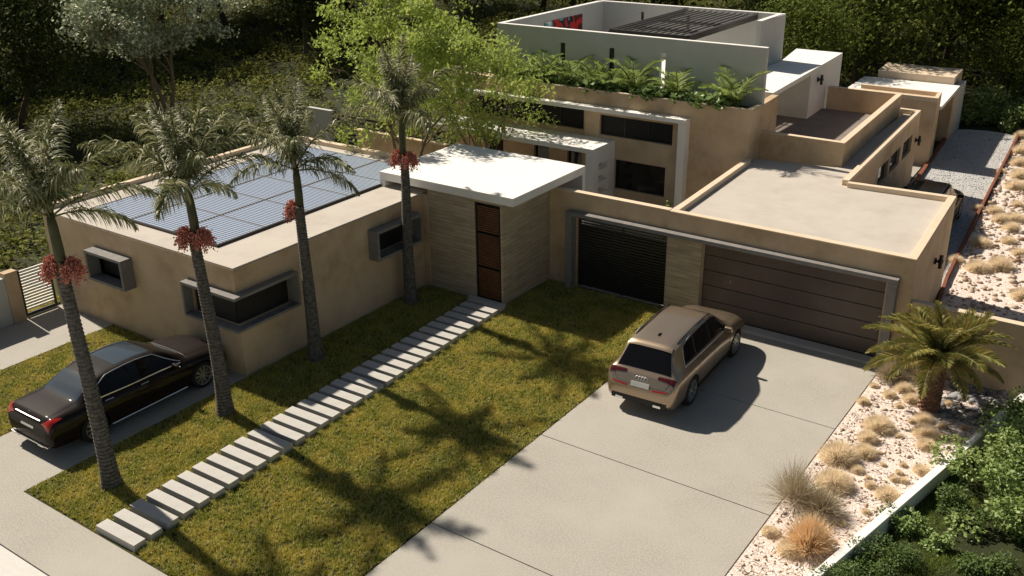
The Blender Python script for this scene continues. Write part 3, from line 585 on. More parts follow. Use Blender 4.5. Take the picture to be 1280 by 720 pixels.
for k, (x, y, r_) in enumerate(PUFF):
    o = link('dry_grass_tuft', pm[k % 3], loc=(x, y, 0)); q_ = r_ * 1.12; o.scale = (q_, q_, q_ * random.uniform(.85, 1.1)); o.rotation_euler.z = k * 1.3
    if y > 42: lab = 'distant round dry tuft beside the far end of the rusty edging'
    elif y > 25: lab = 'round straw coloured dry tuft among the stones behind the tan wall'
    elif r_ >= .34: lab = {(-4.54, 21.21): 'large round dry tuft halfway along the bed, nearest the garage', (-4.89, 19.42): 'largest round dry tuft, against the driveway edge'}.get((x, y), 'large dry tuft behind the wispy grey shrub')
    elif r_ >= .2: lab = 'medium round straw coloured tuft on the white gravel by the driveway'
    else: lab = 'small round straw coloured tuft on the white gravel by the driveway'
    tag(o, lab, 'dry tuft', 'dry tufts in the white gravel bed' if y < 25 else 'dry tufts behind the tan wall')
V, F = tuft(2300, .66, .8, .005, 60, spread=68, bend=.4); o = link('orange_grass', npmesh('orange_grass', V, F, M['orange']), loc=(-4.33, 15.95, 0)); tag(o, 'upright orange ornamental grass in the white gravel bed', 'ornamental grass')
V, F = tuft(1000, .9, 1.05, .0032, 61, spread=75, bend=.5); o = link('wispy_shrub', npmesh('wispy_shrub', V, F, M['puffgrey']), loc=(-5.1, 17.3, 0)); tag(o, 'tall wispy grey-brown shrub leaning over the driveway edge', 'dry shrub')
V, F = tuft(1100, .7, .65, .004, 62, spread=75, bend=.6); o = link('wispy_shrub', npmesh('wispy_shrub', V, F, M['puffgrey']), loc=(-4.55, 17.25, 0)); tag(o, 'lower wispy grey-brown shrub between orange grass and round tufts', 'dry shrub')
V, F = tuft(1200, .5, .6, .005, 63, spread=75, bend=.6)
for x, y, lab in ((-5.0, 23.75, 'thin grey-brown dry shrub by the corner of the garage door'), (-4.35, 24.1, 'thin grey-brown dry shrub between date palm and garage wall'), (-3.2, 25.6, 'thin dry shrub just behind the tan wall')):
    o = link('wispy_shrub', npmesh('wispy_shrub', V, F, M['puffgrey']), loc=(x, y, 0)); tag(o, lab, 'dry shrub')

# ================================================================== PALMS
def frond(L, e0, e1, n, ll, wd, seed, plume, leafm, name='frond', droop=.5, twist=0):
    rg = np.random.default_rng(seed); K = 26; pts = [Vector((0, 0, 0))]
    for k in range(K):
        e = R(e0 + (e1 - e0) * ((k + .5) / K) ** 1.15); pts.append(pts[-1] + Vector((math.cos(e), math.sin(twist) * .06 * k / K, math.sin(e))) * (L / K))
    P = np.array([p[:] for p in pts]); T = np.gradient(P, axis=0); T /= np.linalg.norm(T, axis=1, keepdims=True)
    t = rg.uniform(.13, 1, n) if plume else np.sort(np.tile(np.linspace(.1, 1, n // 2), 2)); side = np.where(np.arange(n) % 2, 1., -1.)
    ix = t * K; i0 = np.minimum(ix.astype(int), K - 1); fr_ = (ix - i0)[:, None]; B = P[i0] * (1 - fr_) + P[i0 + 1] * fr_; TT = T[i0]
    N = np.cross(TT, np.array([0, 1, 0])); N /= np.linalg.norm(N, axis=1, keepdims=True); N *= -1 if False else 1
    up = np.where(N[:, 2:3] < 0, -N, N); lat = np.cross(up, TT)
    roll = rg.uniform(-1.25, 1.0, n) if plume else rg.normal(.25, .12, n)
    D = (lat * side[:, None] * np.cos(roll)[:, None] + up * np.sin(roll)[:, None]) + TT * (.55 + .9 * t[:, None] ** 2) ; D /= np.linalg.norm(D, axis=1, keepdims=True)
    l_ = ll * (np.sin(np.pi * np.clip(t * .82 + .16, 0, 1)) ** .6) * rg.uniform(.8, 1.15, n); l_ = l_[:, None]
    g_ = np.array([0, 0, -1.]) * droop; D2 = D + g_ * rg.uniform(.5, 1.2, (n, 1)); D2 /= np.linalg.norm(D2, axis=1, keepdims=True); D3 = D2 + g_ * 1.1; D3 /= np.linalg.norm(D3, axis=1, keepdims=True)
    p1 = B + D * l_ * .35; p2 = p1 + D2 * l_ * .35; p3 = p2 + D3 * l_ * .3
    W = np.cross(D, TT + rg.normal(size=(n, 3)) * .3); W /= np.linalg.norm(W, axis=1, keepdims=True) + 1e-9; W *= wd
    V = np.stack([B + W * .4, B - W * .4, p1 + W, p1 - W, p2 + W * .85, p2 - W * .85, p3 + W * .1, p3 - W * .1], 1).reshape(-1, 3)
    o = np.arange(n)[:, None] * 8; F = np.concatenate([o + [0, 1, 3, 2], o + [2, 3, 5, 4], o + [4, 5, 7, 6]])
    g = MB(); g.tube(pts[::2], [.024 * (1 - k / 14.5) + .004 for k in range(len(pts[::2]))], 5)
    RV = np.array(g.v); RF = np.array([f for f in g.f if len(f) == 4]); F = np.concatenate([F, RF + len(V)]); V = np.concatenate([V, RV])
    me = npmesh(name, V, F, leafm); me.materials.append(M['rachis']); mi = np.zeros(len(F), np.int32); mi[-len(RF):] = 1; me.polygons.foreach_set('material_index', mi); return me
FR_ = [frond(2.55, 88, 60, 330, .52, .016, 100, True, M['frond'], droop=.5), frond(2.45, 68, -5, 190, .54, .016, 101, True, M['frond'], droop=.75),
       frond(2.6, 40, -30, 190, .54, .016, 102, True, M['frond'], droop=.95), frond(2.2, 10, -60, 170, .50, .016, 103, True, M['frond'], droop=1.0)]
def fruit_mesh(seed):
    rg = random.Random(seed); g = MB()
    for k in range(60):
        a = rg.uniform(0, 6.28); p = Vector((.04, 0, 0)); q_ = rg.uniform(.15, .62); d_ = Vector((math.cos(a) * q_, math.sin(a) * q_, rg.uniform(-.3, .35))); pts = [p]
        for j in range(5): p = p + d_ * .07; d_.z -= .3; pts.append(p)
        g.tube(pts, .006, 3)
        for j in range(2, 6):
            for q in range(4):
                c = pts[j] + Vector((rg.gauss(0, .03), rg.gauss(0, .03), rg.gauss(0, .03))); s_ = rg.uniform(.013, .022); g.add([c + Vector(v) * s_ for v in ((1, 0, 0), (0, 1, 0), (-1, 0, 0), (0, -1, 0), (0, 0, 1), (0, 0, -1))], [(0, 1, 4), (1, 2, 4), (2, 3, 4), (3, 0, 4), (1, 0, 5), (2, 1, 5), (3, 2, 5), (0, 3, 5)])
    return g.mesh('fruit_cluster', M['fruit'])
FRU = fruit_mesh(5)
H0 = 5.5
def ringtrunk():
    g = MB(); pts = []; rad = []; z = -.1; k = 0
    zt = H0 - .95
    while z < zt:
        t = z / zt; r_ = .175 - .06 * t + (.05 * math.exp(-z * 4)); j = .03 * math.sin(t * 5)
        pts += [(j, 0, z), (j, 0, z + .045), (j, 0, z + .06)]; rad += [r_ * 1.10, r_ * 1.0, r_ * .88]; z += .082
    g.tube(pts, rad, 16); return g.mesh('trunk', M['trunk'], smooth=False)
TRK = ringtrunk()
g = MB(); g.tube([(.02, 0, H0 - 1.0), (.02, 0, H0 - .6), (.01, 0, H0 - .15), (0, 0, H0 + .12)], [.10, .105, .095, .07], 14); SHF = g.mesh('crownshaft', M['shaft'], smooth=True)
# crowns: list of (frond kind, azimuth, scale)
def make_palm(loc, hgt, lean, label, rz, fruits, crown):
    r_ = thing('palm_tree', label, 'palm tree', loc, 'row of tall palms along the lawn')
    r_.rotation_mode = 'QUATERNION'
    ax = Vector((-lean[1], lean[0], 0)); ang = math.hypot(*lean) / hgt
    r_.rotation_quaternion = Quaternion(ax.normalized(), ang) if ang > 1e-5 else Quaternion()
    for nm, me in (('trunk', TRK), ('crownshaft', SHF)):
        o = link(nm, me, r_); o.scale = (1, 1, hgt / H0); o.rotation_euler.z = rz
    for kd, az, s_ in crown:
        o = link('frond', FR_[kd], r_, (0, 0, hgt + .02)); o.rotation_euler = (random.uniform(-.12, .12), random.uniform(-.08, .08), R(az)); o.scale = (s_,) * 3
    for az in fruits:
        o = link('fruit_cluster', FRU, r_, (math.cos(R(az)) * .19, math.sin(R(az)) * .19, hgt - .88)); o.rotation_euler.z = R(az); o.scale = (1.3,) * 3
    return r_
def crown(off, n=13):
    c = [(0, off + 20, .95), (0, off + 200, .85), (0, off + 110, .75), (0, off + 290, .8)]
    for k in range(5): c.append((1, off + k * 72 + random.uniform(-20, 20), random.uniform(.8, 1.08)))
    for k in range(3): c.append((2, off + 36 + k * 120 + random.uniform(-25, 25), random.uniform(.8, 1.02)))
    c.append((3, off + 60, .8))
    return c
make_palm((-17.48, 9.72, 0), 6.05, (-.17, -.05), 'nearest palm, beside the pavement and in front of the black saloon', 0, (200, 30), crown(10))
make_palm((-17.85, 13.14, 0), 5.55, (-.22, 0), 'palm rising in front of the corner window of the tan block', 1, (15, 215), crown(40))
make_palm((-18.10, 16.44, 0), 5.22, (-.05, 0), 'palm standing against the tan wall between corner window and box window', 2, (190,), crown(-20))
make_palm((-18.36, 20.71, 0), 5.52, (.03, 0), 'palm nearest the entrance tower, in front of the white canopy', 3, (180, 10), crown(65))

# date palm
DF = [frond(1.6, 78, 20, 340, .34, .009, 201, False, M['datefrond'], droop=.12), frond(1.8, 52, -15, 350, .34, .009, 202, False, M['datefrond'], droop=.15), frond(1.7, 28, -42, 330, .32, .009, 203, False, M['datefrond'], droop=.2)]
dp = thing('date_palm', 'short date palm with a rough brown trunk beside the garage door', 'palm tree', (-3.8, 22.75, 0))
g = MB(); g.tube([(-3.8, 22.75, -.1), (-3.8, 22.75, .3), (-3.8, 22.75, 1.1), (-3.8, 22.75, 1.35)], [.2, .22, .19, .12], 14)
for k in range(220):
    z = .02 + k * .0062; a = k * 2.39996; r_ = .21 if z < 1.1 else .21 - (z - 1.1) * .3; c = Vector((-3.8 + math.cos(a) * r_, 22.75 + math.sin(a) * r_, z)); q = Quaternion((0, 0, 1), a) @ Quaternion((0, 1, 0), R(-38)); g.obox(c, .10, .075, .045, q)
build('trunk', g, M['datetrunk'], dp)
for k in range(34):
    kd = 0 if k < 9 else 1 if k < 23 else 2
    o = link('frond', DF[kd], dp, (0, 0, 1.32)); s_ = random.uniform(.85, 1.1); o.scale = (s_,) * 3; o.rotation_euler = (random.uniform(-.25, .25), 0, k * 2.39996 + .4)

# planter palms and undergrowth
AF = [frond(1.0, 86, 15, 56, .27, .009, 301, False, M['areca'], droop=.2), frond(.95, 74, -15, 56, .27, .009, 302, False, M['areca'], droop=.25)]
ar = thing('areca_palm', None, 'potted palm', (0, 0, 4.5)); 
for k in range(13):
    o = link('frond', AF[k % 2], ar, (random.uniform(-.08, .08), random.uniform(-.08, .08), 0)); s_ = random.uniform(.7, 1.25); o.scale = (s_,) * 3; o.rotation_euler = (0, 0, k * 2.4)
APOS = [(-22.6, 1.35), (-21.5, 1.2), (-20.5, 1.4), (-19.45, 1.3), (-18.4, 1.35), (-17.6, 1.15), (-16.6, 1.5), (-15.0, 1.3), (-12.9, 1.5)]
ALAB = ['areca palm at the left end of the roof planter', 'small areca palm second from the left in the roof planter', 'areca palm left of the first wall slot in the roof planter', 'areca palm between the first two dark wall slots', 'areca palm just left of the middle wall slot', 'small areca palm beside the middle wall slot', 'tall areca palm right of the middle wall slot', 'areca palm in the planter right of the last wall slot', 'areca palm at the right end of the planter']
for k, (x, s_) in enumerate(APOS):
    o = ar if k == 0 else dup(ar, (0, 0, 0)); o.location = (x, 31.35, 4.52); o.rotation_euler.z = k * 1.1; o.scale = (s_,) * 3; tag(o, ALAB[k], 'palm', 'areca palms in the roof planter')
rg = np.random.default_rng(21)
C = rg.uniform(-1, 1, size=(190, 3)) * [.5, .24, .16] + [0, 0, .17]; V, F = leaves(C, .2, up=1.0, aspect=.6, rg=rg); PH = npmesh('leafy_plant', V, F, M['philo'])
for k, x in enumerate((-22.2, -21.0, -19.9, -18.9, -17.8, -17.2, -16.2, -15.6, -14.6, -14.1, -13.6, -13.1)):
    o = link('leafy_plant', PH, loc=(x, 31.2, 4.6)); o.rotation_euler.z = (k % 2) * 3.14 + .1 * k; s_ = 1.1 + .25 * math.sin(k * 2); o.scale = (s_, s_, s_)
    tag(o, 'low glossy broad-leaved plant between the palms of the roof planter', 'plant', 'broad-leaved plants in the roof planter')

# ================================================================== TREES
def tree_parts(seed, height, trunk_h, crown_r, nleaf, lsize, leafm, barkm, flat=.7, nbr=7, tr=.16, clump=.45, up=.6, multi=1, levels=3):
    rg = random.Random(seed); nrg = np.random.default_rng(seed); g = MB(); tips = []
    def grow(p, d_, L, r_, lev):
        pts = [p.copy()]; rad = [r_]; n = 4
        for k in range(n):
            d_ = (d_ + Vector((rg.gauss(0, .13), rg.gauss(0, .13), rg.gauss(.02, .06)))).normalized(); p = p + d_ * L / n; pts.append(p.copy()); rad.append(r_ * (1 - .45 * (k + 1) / n))
            if lev <= levels - 2 and k >= 1: tips.append((p.copy(), lev))
        g.tube(pts, rad, 7 if lev == 0 else 5, cap=False)
        if lev >= levels: tips.append((p.copy(), lev)); return
        m_ = nbr if lev == 0 else rg.randint(3, 4)
        for k in range(m_):
            a = rg.uniform(0, 6.28) if lev else k * 6.28 / m_ + rg.uniform(-.3, .3); sp_ = rg.uniform(.45, 1.0) if lev == 0 else rg.uniform(.35, .9)
            u = d_.orthogonal().normalized(); v = d_.cross(u); nd = (d_ * math.cos(sp_) + (u * math.cos(a) + v * math.sin(a)) * math.sin(sp_)); nd.z += .12; nd.normalize()
            q = pts[-1] if k < 2 or lev else pts[rg.choice((-1, -2))]
            grow(q.copy(), nd, L2[lev] * rg.uniform(.75, 1.2), rad[-1] * .68, lev + 1)
    L2 = [crown_r * .55, crown_r * .42, crown_r * .33, crown_r * .25]
    for m_ in range(multi):
        a = m_ * 6.28 / max(multi, 1) + .4; d0 = Vector((math.cos(a) * .28, math.sin(a) * .28, 1)).normalized() if multi > 1 else Vector((rg.gauss(0, .06), rg.gauss(0, .06), 1)).normalized()
        grow(Vector((math.cos(a) * .08 * (multi > 1), math.sin(a) * .08 * (multi > 1), -.1)), d0, trunk_h, tr, 0)
    T_ = np.array([t[0][:] for t in tips if t[1] >= levels - 1 or t[0].z > trunk_h]); top = T_[:, 2].max(); sc = (height - .2) / top
    wgt = nrg.uniform(.3, 1.5, len(T_)); wgt /= wgt.sum(); ix = nrg.choice(len(T_), nleaf, p=wgt)
    C = T_[ix] + nrg.normal(size=(nleaf, 3)) * [clump, clump, clump * flat] * (crown_r / 3.0) ** .5
    V, F = leaves(C, lsize, up=up, rg=nrg); V[:, 2] = np.maximum(V[:, 2], .3)
    gm = g.mesh('trunk', barkm, smooth=True); cm = npmesh('crown', V, F, leafm)
    zs = lambda me, s_: me.transform(Matrix.Diagonal((1, 1, s_, 1)))
    zs(gm, sc); zs(cm, sc); return gm, cm
def tree(parts, loc, rz, s_, label, group=None, name='tree'):
    r_ = thing(name, label, 'tree', loc, group, rz); r_.scale = (s_,) * 3 if not hasattr(s_, '__len__') else s_
    link('trunk', parts[0], r_); link('crown', parts[1], r_); return r_
lime = [tree_parts(31, 8.8, 2.3, 2.5, 11000, .14, M['lime'], M['palebark'], flat=.5, nbr=5, tr=.09, clump=.21, multi=3, up=1.0), tree_parts(32, 7.8, 1.9, 2.3, 7000, .135, M['lime'], M['palebark'], flat=.5, nbr=5, tr=.06, clump=.21, multi=3, up=1.0)]
tree(lime[0], (-24.2, 27.2, 0), .3, 1.0, 'bright lime green tree behind the fourth palm, left of the pair', 'lime green courtyard trees', 'courtyard_tree')
tree(lime[1], (-21.1, 28.0, 0), 2.1, .95, 'bright lime green tree reaching over the white portico roof', 'lime green courtyard trees', 'courtyard_tree')
tree(lime[1], (-26.3, 30.6, 0), 4.6, .85, 'smaller lime green tree behind the leftmost one in the courtyard', 'lime green courtyard trees', 'courtyard_tree')
ol = tree_parts(41, 8.9, 3.9, 4.0, 19000, .24, M['olive'], M['palebark'], flat=.4, nbr=6, tr=.15, clump=.42, multi=3)
tree(ol, (-43.2, 30.9, 0), 0, (.82, .82, 1.02), 'grey-green tree with a pale forked trunk behind the solar roof', name='olive_tree')
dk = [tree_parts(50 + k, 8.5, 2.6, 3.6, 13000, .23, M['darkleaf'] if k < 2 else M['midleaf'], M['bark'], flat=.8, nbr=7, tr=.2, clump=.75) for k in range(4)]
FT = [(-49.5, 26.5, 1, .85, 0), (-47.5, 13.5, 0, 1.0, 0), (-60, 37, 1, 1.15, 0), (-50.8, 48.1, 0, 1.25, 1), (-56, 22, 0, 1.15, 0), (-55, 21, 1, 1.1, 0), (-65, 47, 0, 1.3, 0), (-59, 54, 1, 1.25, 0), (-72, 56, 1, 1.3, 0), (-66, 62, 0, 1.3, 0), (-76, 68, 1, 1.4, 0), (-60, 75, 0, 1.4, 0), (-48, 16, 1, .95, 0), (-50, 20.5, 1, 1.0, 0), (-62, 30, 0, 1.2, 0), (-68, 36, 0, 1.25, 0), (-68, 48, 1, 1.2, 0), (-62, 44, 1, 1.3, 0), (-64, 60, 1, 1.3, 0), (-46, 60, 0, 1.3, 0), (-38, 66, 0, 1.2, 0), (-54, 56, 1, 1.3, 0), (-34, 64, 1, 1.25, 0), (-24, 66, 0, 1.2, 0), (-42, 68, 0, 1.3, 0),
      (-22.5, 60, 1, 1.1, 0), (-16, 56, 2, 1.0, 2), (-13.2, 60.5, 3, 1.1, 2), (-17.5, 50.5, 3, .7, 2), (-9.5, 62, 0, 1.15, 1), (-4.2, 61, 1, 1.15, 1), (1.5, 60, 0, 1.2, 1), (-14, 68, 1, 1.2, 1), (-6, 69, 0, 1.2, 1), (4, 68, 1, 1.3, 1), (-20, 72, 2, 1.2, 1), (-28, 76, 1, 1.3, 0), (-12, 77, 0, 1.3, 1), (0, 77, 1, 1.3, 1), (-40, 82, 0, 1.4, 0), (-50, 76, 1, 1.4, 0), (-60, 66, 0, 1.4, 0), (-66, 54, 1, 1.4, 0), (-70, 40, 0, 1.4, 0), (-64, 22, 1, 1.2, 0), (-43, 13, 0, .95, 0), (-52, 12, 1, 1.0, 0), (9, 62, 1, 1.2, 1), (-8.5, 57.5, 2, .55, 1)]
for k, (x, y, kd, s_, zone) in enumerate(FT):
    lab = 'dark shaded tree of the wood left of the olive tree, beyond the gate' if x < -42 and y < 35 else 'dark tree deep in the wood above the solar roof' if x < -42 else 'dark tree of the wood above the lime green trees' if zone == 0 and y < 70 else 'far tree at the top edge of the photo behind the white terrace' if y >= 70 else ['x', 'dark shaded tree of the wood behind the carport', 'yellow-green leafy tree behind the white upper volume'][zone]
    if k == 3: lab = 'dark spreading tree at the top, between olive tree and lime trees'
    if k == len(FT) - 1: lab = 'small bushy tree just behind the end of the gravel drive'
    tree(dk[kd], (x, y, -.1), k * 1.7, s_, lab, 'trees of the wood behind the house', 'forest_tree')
# scrub cover
rg = np.random.default_rng(77); n = 7500
P = np.c_[rg.uniform(-95, 14, n), rg.uniform(10, 100, n)]
keep = ((P[:, 0] < -28.6) & (P[:, 1] > 15.5)) | (P[:, 1] > 54.3) | ((P[:, 0] < -11) & (P[:, 1] > 43.6) & ((P[:, 0] < -15) | (P[:, 1] > 54.3))); keep |= (P[:, 0] < -31) & (P[:, 1] < 15.5)
keep |= (P[:, 0] < -32.4) & (P[:, 1] > 30)
P = P[keep]; n = len(P); hh = rg.uniform(.5, 1.3, n) * (1 + np.maximum(P[:, 1] - 50, 0) * .012); m_ = 60
C = rg.normal(size=(n, m_, 3)); C /= np.linalg.norm(C, axis=2, keepdims=True); C[..., 2] = np.abs(C[..., 2]); C *= rg.uniform(.6, 1, (n, m_, 1)); C *= (hh * .85)[:, None, None]
C[..., :2] += P[:, None, :]; V, F = leaves(C.reshape(-1, 3), .20, up=.7, rg=rg)
tag(link('scrub', npmesh('scrub', V, F, M['scrub'])), 'dense low scrub covering the ground of the wood behind the lot', 'undergrowth', kind='stuff')
# garden bushes bottom right
def bush(name, loc, r_, h, n, ls, m, seed, label, lobes=9):
    rg = np.random.default_rng(seed); L = rg.normal(size=(lobes, 3)) * [r_ * .45, r_ * .45, h * .2] + [0, 0, h * .5]
    ix = rg.integers(0, lobes, n); D = rg.normal(size=(n, 3)); D /= np.linalg.norm(D, axis=1, keepdims=True); C = L[ix] + D * rg.uniform(.55, 1.05, (n, 1)) * [r_ * .42, r_ * .42, h * .36]; C[:, 2] = np.maximum(C[:, 2], .03)
    V, F = leaves(C, ls, up=.6, aspect=.6, rg=rg, along=D)
    t = thing(name, label, 'shrub', loc); link('foliage', npmesh('foliage', V, F, m), t)
    g = MB()
    for k in range(lobes): g.tube([(0, 0, 0), Vector(L[k]) * .6 + Vector((0, 0, .05)), Vector(L[k])], [.02, .014, .006], 5)
    link('stems', g.mesh('stems', M['bark'], smooth=True), t); return t
bush('garden_shrub', (-1.45, 21.3, -.2), 1.1, 1.25, 5200, .10, M['bushmid'], 1, 'tall leafy green shrub spilling over the white wall near the date palm', 14)
bush('garden_shrub', (-1.25, 19.1, -.2), 1.0, 1.0, 4200, .10, M['bushmid'], 2, 'leafy green shrub at the right edge of the photo below the tallest shrub', 12)
bush('garden_shrub', (-1.95, 23.3, -.15), .6, .8, 1800, .09, M['bushmid'], 3, 'leafy green shrub growing across the end of the white wall at the tan wall', 9)
bush('garden_shrub', (-2.35, 19.0, -.2), .55, .6, 2200, .065, M['bushdark'], 4, 'mid-sized olive green shrub against the middle of the white wall', 8)
bush('garden_shrub', (-2.85, 17.75, -.2), .38, .55, 900, .075, M['bushlight'], 5, 'small pale yellow-green shrub beside the white wall', 7)
bush('garden_shrub', (-2.35, 17.3, -.2), .36, .45, 800, .075, M['bushlight'], 6, 'second small pale yellow-green shrub, farther from the wall', 6)
bush('garden_shrub', (-3.3, 17.75, -.1), .36, .55, 1300, .045, M['bushdark'], 7, 'small dark shrub touching the side of the white wall', 6)
bush('garden_shrub', (-2.95, 16.45, -.2), .55, .6, 3600, .045, M['bushdark'], 8, 'dark fine-leaved round shrub in front of the pale shrubs', 8)
bush('garden_shrub', (-3.5, 15.6, -.2), .6, .6, 3800, .045, M['bushdark'], 9, 'dark fine-leaved shrub at the bottom edge beside the white wall', 8)
bush('garden_shrub', (-1.4, 17.3, -.2), .6, .5, 2600, .06, M['bushdark'], 10, 'low dark shrub in the corner of the garden', 8)
bush('garden_shrub', (-2.2, 15.6, -.2), .5, .4, 1800, .06, M['bushdark'], 12, 'low dark shrub at the bottom right of the garden', 8)
for k, (x, y, q_) in enumerate(((-9.0, 53.4, 1.1), (-7.4, 53.2, 1.0), (-5.9, 53.5, 1.25), (-4.2, 53.2, 1.1), (-2.6, 53.6, 1.3), (-8.3, 55.0, 1.4), (-5.0, 55.2, 1.5))):
    bush('rear_bush', (x, y, -.06), q_, q_ * 1.1, 1700, .15, M['bushmid'], 30 + k, 'green bush at the end of the gravel drive, ' + ('just right of the carport', 'second from the carport', 'in the middle of the row', 'fourth from the carport', 'rightmost of the front row', 'back row by the carport', 'back row, farther right')[k], 10)['group'] = 'bushes at the end of the gravel drive'
bush('courtyard_shrub', (-14.5, 29.9, 0), .3, 1.3, 700, .09, M['bushlight'], 11, 'yellow-green shrub behind the garage roof, at the foot of the white surround', 5)

# ================================================================== CARS
def interp(keys, s, k):
    """smooth monotone-ish interpolation of key column k"""
    xs = [q[0] for q in keys]; ys = [q[k] for q in keys]
    if s <= xs[0]: return ys[0]
    if s >= xs[-1]: return ys[-1]
    i = max(j for j in range(len(xs)) if xs[j] <= s); i = min(i, len(xs) - 2)
    h = xs[i + 1] - xs[i]; t = (s - xs[i]) / h; dl = (ys[i + 1] - ys[i]) / h
    def sl(j):
        if j <= 0 or j >= len(xs) - 1: return (ys[1] - ys[0]) / (xs[1] - xs[0]) if j <= 0 else (ys[-1] - ys[-2]) / (xs[-1] - xs[-2])
        a = (ys[j] - ys[j - 1]) / (xs[j] - xs[j - 1]); b = (ys[j + 1] - ys[j]) / (xs[j + 1] - xs[j])
        return 0 if a * b <= 0 else 2 * a * b / (a + b)
    m0, m1 = sl(i), sl(i + 1)
    return ys[i] * (2 * t**3 - 3 * t**2 + 1) + h * m0 * (t**3 - 2 * t**2 + t) + ys[i + 1] * (-2 * t**3 + 3 * t**2) + h * m1 * (t**3 - t**2)
class Car:
    def __init__(c, keys, L): c.k = keys; c.L = L
    def section(c, s):
        # keys: s, zbottom, zbelt, zroof, halfwidth, beltwidth, roofwidth
        zb, zt, zr, hw, bw, rw = [interp(c.k, s, j) for j in range(1, 7)]
        h = zt - zb; g = zr - zt
        cr = min(.05, max(g, .02) * .5)
        return [(0, zb), (hw * .80, zb), (hw * .93, zb + h * .05), (hw * .975, zb + h * .2), (hw * .99, zb + h * .42), (hw, zb + h * .62), (hw * .993, zb + h * .80), (bw * .4 + hw * .6, zt - h * .055), (bw, zt),
                (rw + (bw - rw) * .5, zt + g * .46), (rw + (bw - rw) * .12, zr - cr * 1.15), (rw * .93, zr - cr * .45), (rw * .72, zr - cr * .12), (rw * .4, zr - cr * .01), (0, zr)]
    def pt(c, s, w_):
        """w_ in section index 0..14; negative s side via sign"""
        sec = c.section(s); sg = 1
        if w_ < 0: sg = -1; w_ = -w_
        if w_ > 14: sg = -sg; w_ = 28 - w_
        i = min(int(w_), 13); t = w_ - i
        return Vector((sg * (sec[i][0] * (1 - t) + sec[i + 1][0] * t), s, sec[i][1] * (1 - t) + sec[i + 1][1] * t))
    def nrm(c, s, w_):
        e = .02; a = c.pt(min(s + e, c.L), w_) - c.pt(max(s - e, 0), w_); b = c.pt(s, w_ + .15) - c.pt(s, w_ - .15); n = a.cross(b)
        if n.length < 1e-9: return Vector((0, 0, 1))
        n.normalize(); ref = c.pt(s, w_) - Vector((0, c.L / 2, .7)); 
        return n if n.dot(ref) > 0 else -n
    def body(c):
        ss = sorted({round(x, 4) for x in list(np.linspace(0, c.L, 96)) + [k[0] for k in c.k]}); g = MB(); n = 28
        for s in ss:
            sec = c.section(s); ring = sec + [(-x, z) for x, z in sec[-2:0:-1]]; g.v += [(x, s, z) for x, z in ring]
        for i in range(len(ss) - 1):
            for k in range(n): k2 = (k + 1) % n; g.f.append((i * n + k, i * n + k2, (i + 1) * n + k2, (i + 1) * n + k))
        g.f += [tuple(range(n)), tuple(range((len(ss) - 1) * n, len(ss) * n))[::-1]]; return g
    def patch(c, quad, off=.005, nu=10, nv=6, mirror=False, thick=.012, sg0=1):
        """quad: four (s,w) corners in order; grid mapped onto the body, offset outwards, closed behind"""
        g = MB()
        for sg in ((1, -1) if mirror else (sg0,)):
            o = len(g.v); fr = []; bk = []
            for j in range(nv + 1):
                for i in range(nu + 1):
                    u, v = i / nu, j / nv; a = [quad[0][k] * (1 - u) + quad[1][k] * u for k in (0, 1)]; b = [quad[3][k] * (1 - u) + quad[2][k] * u for k in (0, 1)]
                    s, w_ = a[0] * (1 - v) + b[0] * v, a[1] * (1 - v) + b[1] * v; p = c.pt(s, w_); n = c.nrm(s, w_); q = p + n * off; r_ = p - n * thick
                    fr.append((sg * q.x, q.y, q.z)); bk.append((sg * r_.x, r_.y, r_.z))
            g.v += fr + bk; m_ = len(fr); W = nu + 1
            for j in range(nv):
                for i in range(nu): g.f.append((o + j * W + i, o + j * W + i + 1, o + (j + 1) * W + i + 1, o + (j + 1) * W + i))
            rim_ = [i for i in range(W)] + [(j) * W + nu for j in range(1, nv + 1)] + [nv * W + i for i in range(nu - 1, -1, -1)] + [j * W for j in range(nv - 1, 0, -1)]
            for a_, b_ in zip(rim_, rim_[1:] + rim_[:1]): g.f.append((o + a_, o + b_, o + m_ + b_, o + m_ + a_))
        return g
    def line(c, path, r_=.006, off=.003, mirror=False):
        g = MB()
        for sg in ((1, -1) if mirror else (1,)):
            pts = []
            for (s0, w0), (s1, w1) in zip(path, path[1:]):
                for k in range(9): t = k / 8; s, w_ = s0 + (s1 - s0) * t, w0 + (w1 - w0) * t; p = c.pt(s, w_) + c.nrm(s, w_) * off; pts.append(Vector((sg * p.x, p.y, p.z)))
            q = [pts[0]] + [b for a, b in zip(pts, pts[1:]) if (b - a).length > 1e-4]; g.tube(q, r_, 5)
        return g
